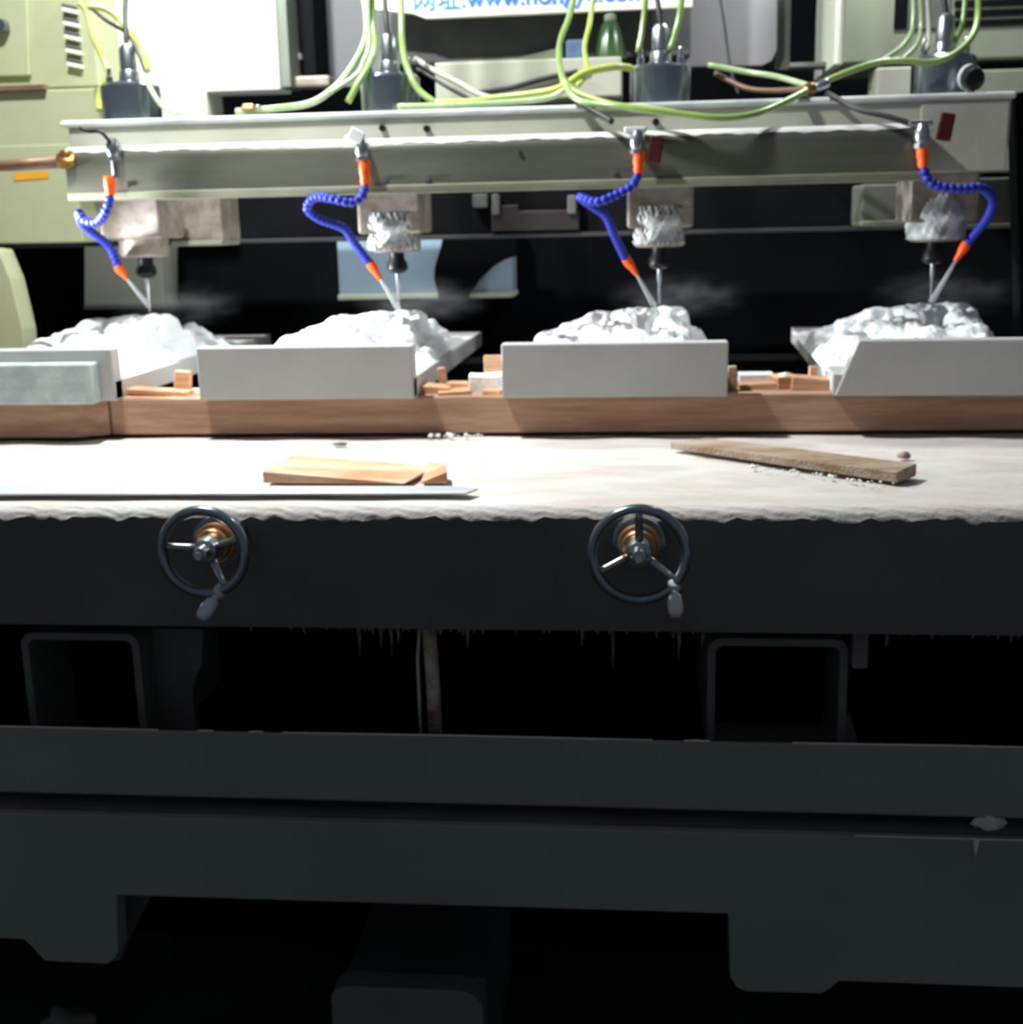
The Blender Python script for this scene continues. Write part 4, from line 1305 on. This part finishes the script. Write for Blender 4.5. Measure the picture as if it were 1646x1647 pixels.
ptube('yellow tube hanging left of the green oil cup', [(962, -30, 2.50), (950, 30, 2.46), (941, 75, 2.40), (944, 115, 2.34), (930, 138, 2.29)], 0.0050, 'tube_y')
ptube('deep green tube entering the left water fitting of the third spindle', [(1041, -40, 2.42), (1037, 20, 2.41), (1027, 85, 2.39)], 0.0058, 'tube_g')
ptube('green tube entering the right water fitting of the third spindle', [(1102, -40, 2.42), (1094, 20, 2.41), (1077, 82, 2.39)], 0.0058, 'tube_g')
ptube('yellow green tube crossing in front of the third spindle casing', [(905, 130, 2.27), (930, 150, 2.25), (985, 168, 2.22), (1050, 176, 2.20), (1100, 184, 2.18)], 0.0052, 'tube_y')
ptube('pale clear tube running right from the third spindle to the brass joint', [(1140, 105, 2.42), (1200, 116, 2.40), (1250, 124, 2.36), (1300, 138, 2.30)], 0.0052, 'tube_c')
ptube('brown tube under the clear one right of the third spindle', [(1150, 118, 2.44), (1200, 142, 2.40), (1250, 146, 2.36), (1300, 142, 2.30)], 0.0048, 'copper_pipe')
ptube('pale tube pair curving down left of the rightmost spindle, outer one', [(1467, -30, 2.44), (1470, 30, 2.42), (1456, 70, 2.40), (1420, 98, 2.36)], 0.0048, 'tube_c')
ptube('pale tube left of the rightmost spindle, inner one', [(1478, -30, 2.43), (1482, 30, 2.42), (1476, 70, 2.40), (1450, 98, 2.37)], 0.0042, 'tube_c')
ptube('green tube hanging to the right water fitting of the rightmost spindle', [(1554, -30, 2.43), (1550, 30, 2.41), (1530, 80, 2.39)], 0.0050, 'tube_g')
ptube('brownish tube close beside the rightmost spindle plug', [(1490, -30, 2.44), (1494, 40, 2.41), (1492, 80, 2.38)], 0.0042, 'beige')
ptube('thin black cable hanging in front of the right grey panel', [(1148, -30, 2.8), (1164, 30, 2.75), (1172, 90, 2.65), (1180, 130, 2.5), (1188, 150, 2.4)], 0.0028, 'cable', 'cable')
ptube('dark hose slanting from under the green tube to the third valve', [(930, 165, 2.24), (960, 182, 2.21), (985, 196, 2.19)], 0.0055, 'cable', 'hose')
ptube('dark hose slanting from the brass joint to the rightmost valve', [(1330, 150, 2.27), (1380, 176, 2.22), (1430, 188, 2.19), (1480, 205, 2.175)], 0.0050, 'cable', 'hose')
ptube('small dark hose looped at the second valve', [(556, 222, 2.18), (568, 214, 2.17), (580, 222, 2.172)], 0.0035, 'steel', 'hose')
# brass joint of the crossing tubes
q = P(1312, 141, 2.29)
jn = thing('tube_joint', q, 'brass joint where the tubes cross left of the rightmost spindle', 'pipe joint')
bm = nb(); lathe(bm, [(0.0085, -0.020), (0.0105, -0.016), (0.0105, -0.004), (0.008, 0.0)], q, Vector((1, 0, 0.25)).normalized(), 14)
put('brass_nut', bm, 'brass', jn, smooth=True, autosmooth=35)
bm = nb(); lathe(bm, [(0.007, 0.0), (0.0085, 0.004), (0.0085, 0.020), (0.006, 0.024)], q, Vector((1, 0, 0.35)).normalized(), 14)
put('steel_nut', bm, 'steel', jn, smooth=True, autosmooth=35)
q = P(402, 174, 2.32)
jn = thing('tube_joint', q, 'small brass joint lying on the bridge top left of the second spindle', 'pipe joint')
bm = nb(); lathe(bm, [(0.006, -0.014), (0.008, -0.010), (0.008, 0.006), (0.005, 0.012)], q, 'X', 6)
put('brass_nut', bm, 'brass', jn)
bm = nb(); lathe(bm, [(0.005, 0.011), (0.005, 0.020)], q, 'X', 12)
put('hose_tail', bm, 'steel', jn, smooth=True)

# scrub unused relief leftovers
for o in list(bpy.data.objects):
    if o.type == 'MESH' and not o.data.polygons:
        bpy.data.objects.remove(o)

# repeats of one kind carry a shared group phrase
GROUPS = dict(spindle='spindle motors in a row on the bridge', coolant_hose='blue segmented coolant hoses', marble_block='carved marble blocks in a row',
              water_jet='thin water jets at the cutting bits', water_mist='mist over the carvings', handwheel='handwheels on the table front',
              support_tube='open square tubes under the table', plastic_tube='plastic tubes over the bridge', plywood_scrap='wood scraps between the blocks',
              wood_chunk='wood scraps between the blocks', wood_stick='wood scraps between the blocks', foam_piece='foam pieces between the blocks',
              timber_beam='timber beams under the blocks', slide_block='slide blocks behind the spindles', tube_joint='brass tube joints',
              stone_chip='loose stone chips', cable='black cables over the bridge', hose='short hoses at the valves', grey_panel='grey upright panels beside the sign')
for o in list(bpy.data.objects):
    if o.parent is None and 'label' in o.keys():
        g = GROUPS.get(o.name.split('.')[0])
        if g and 'group' not in o.keys():
            o['group'] = g
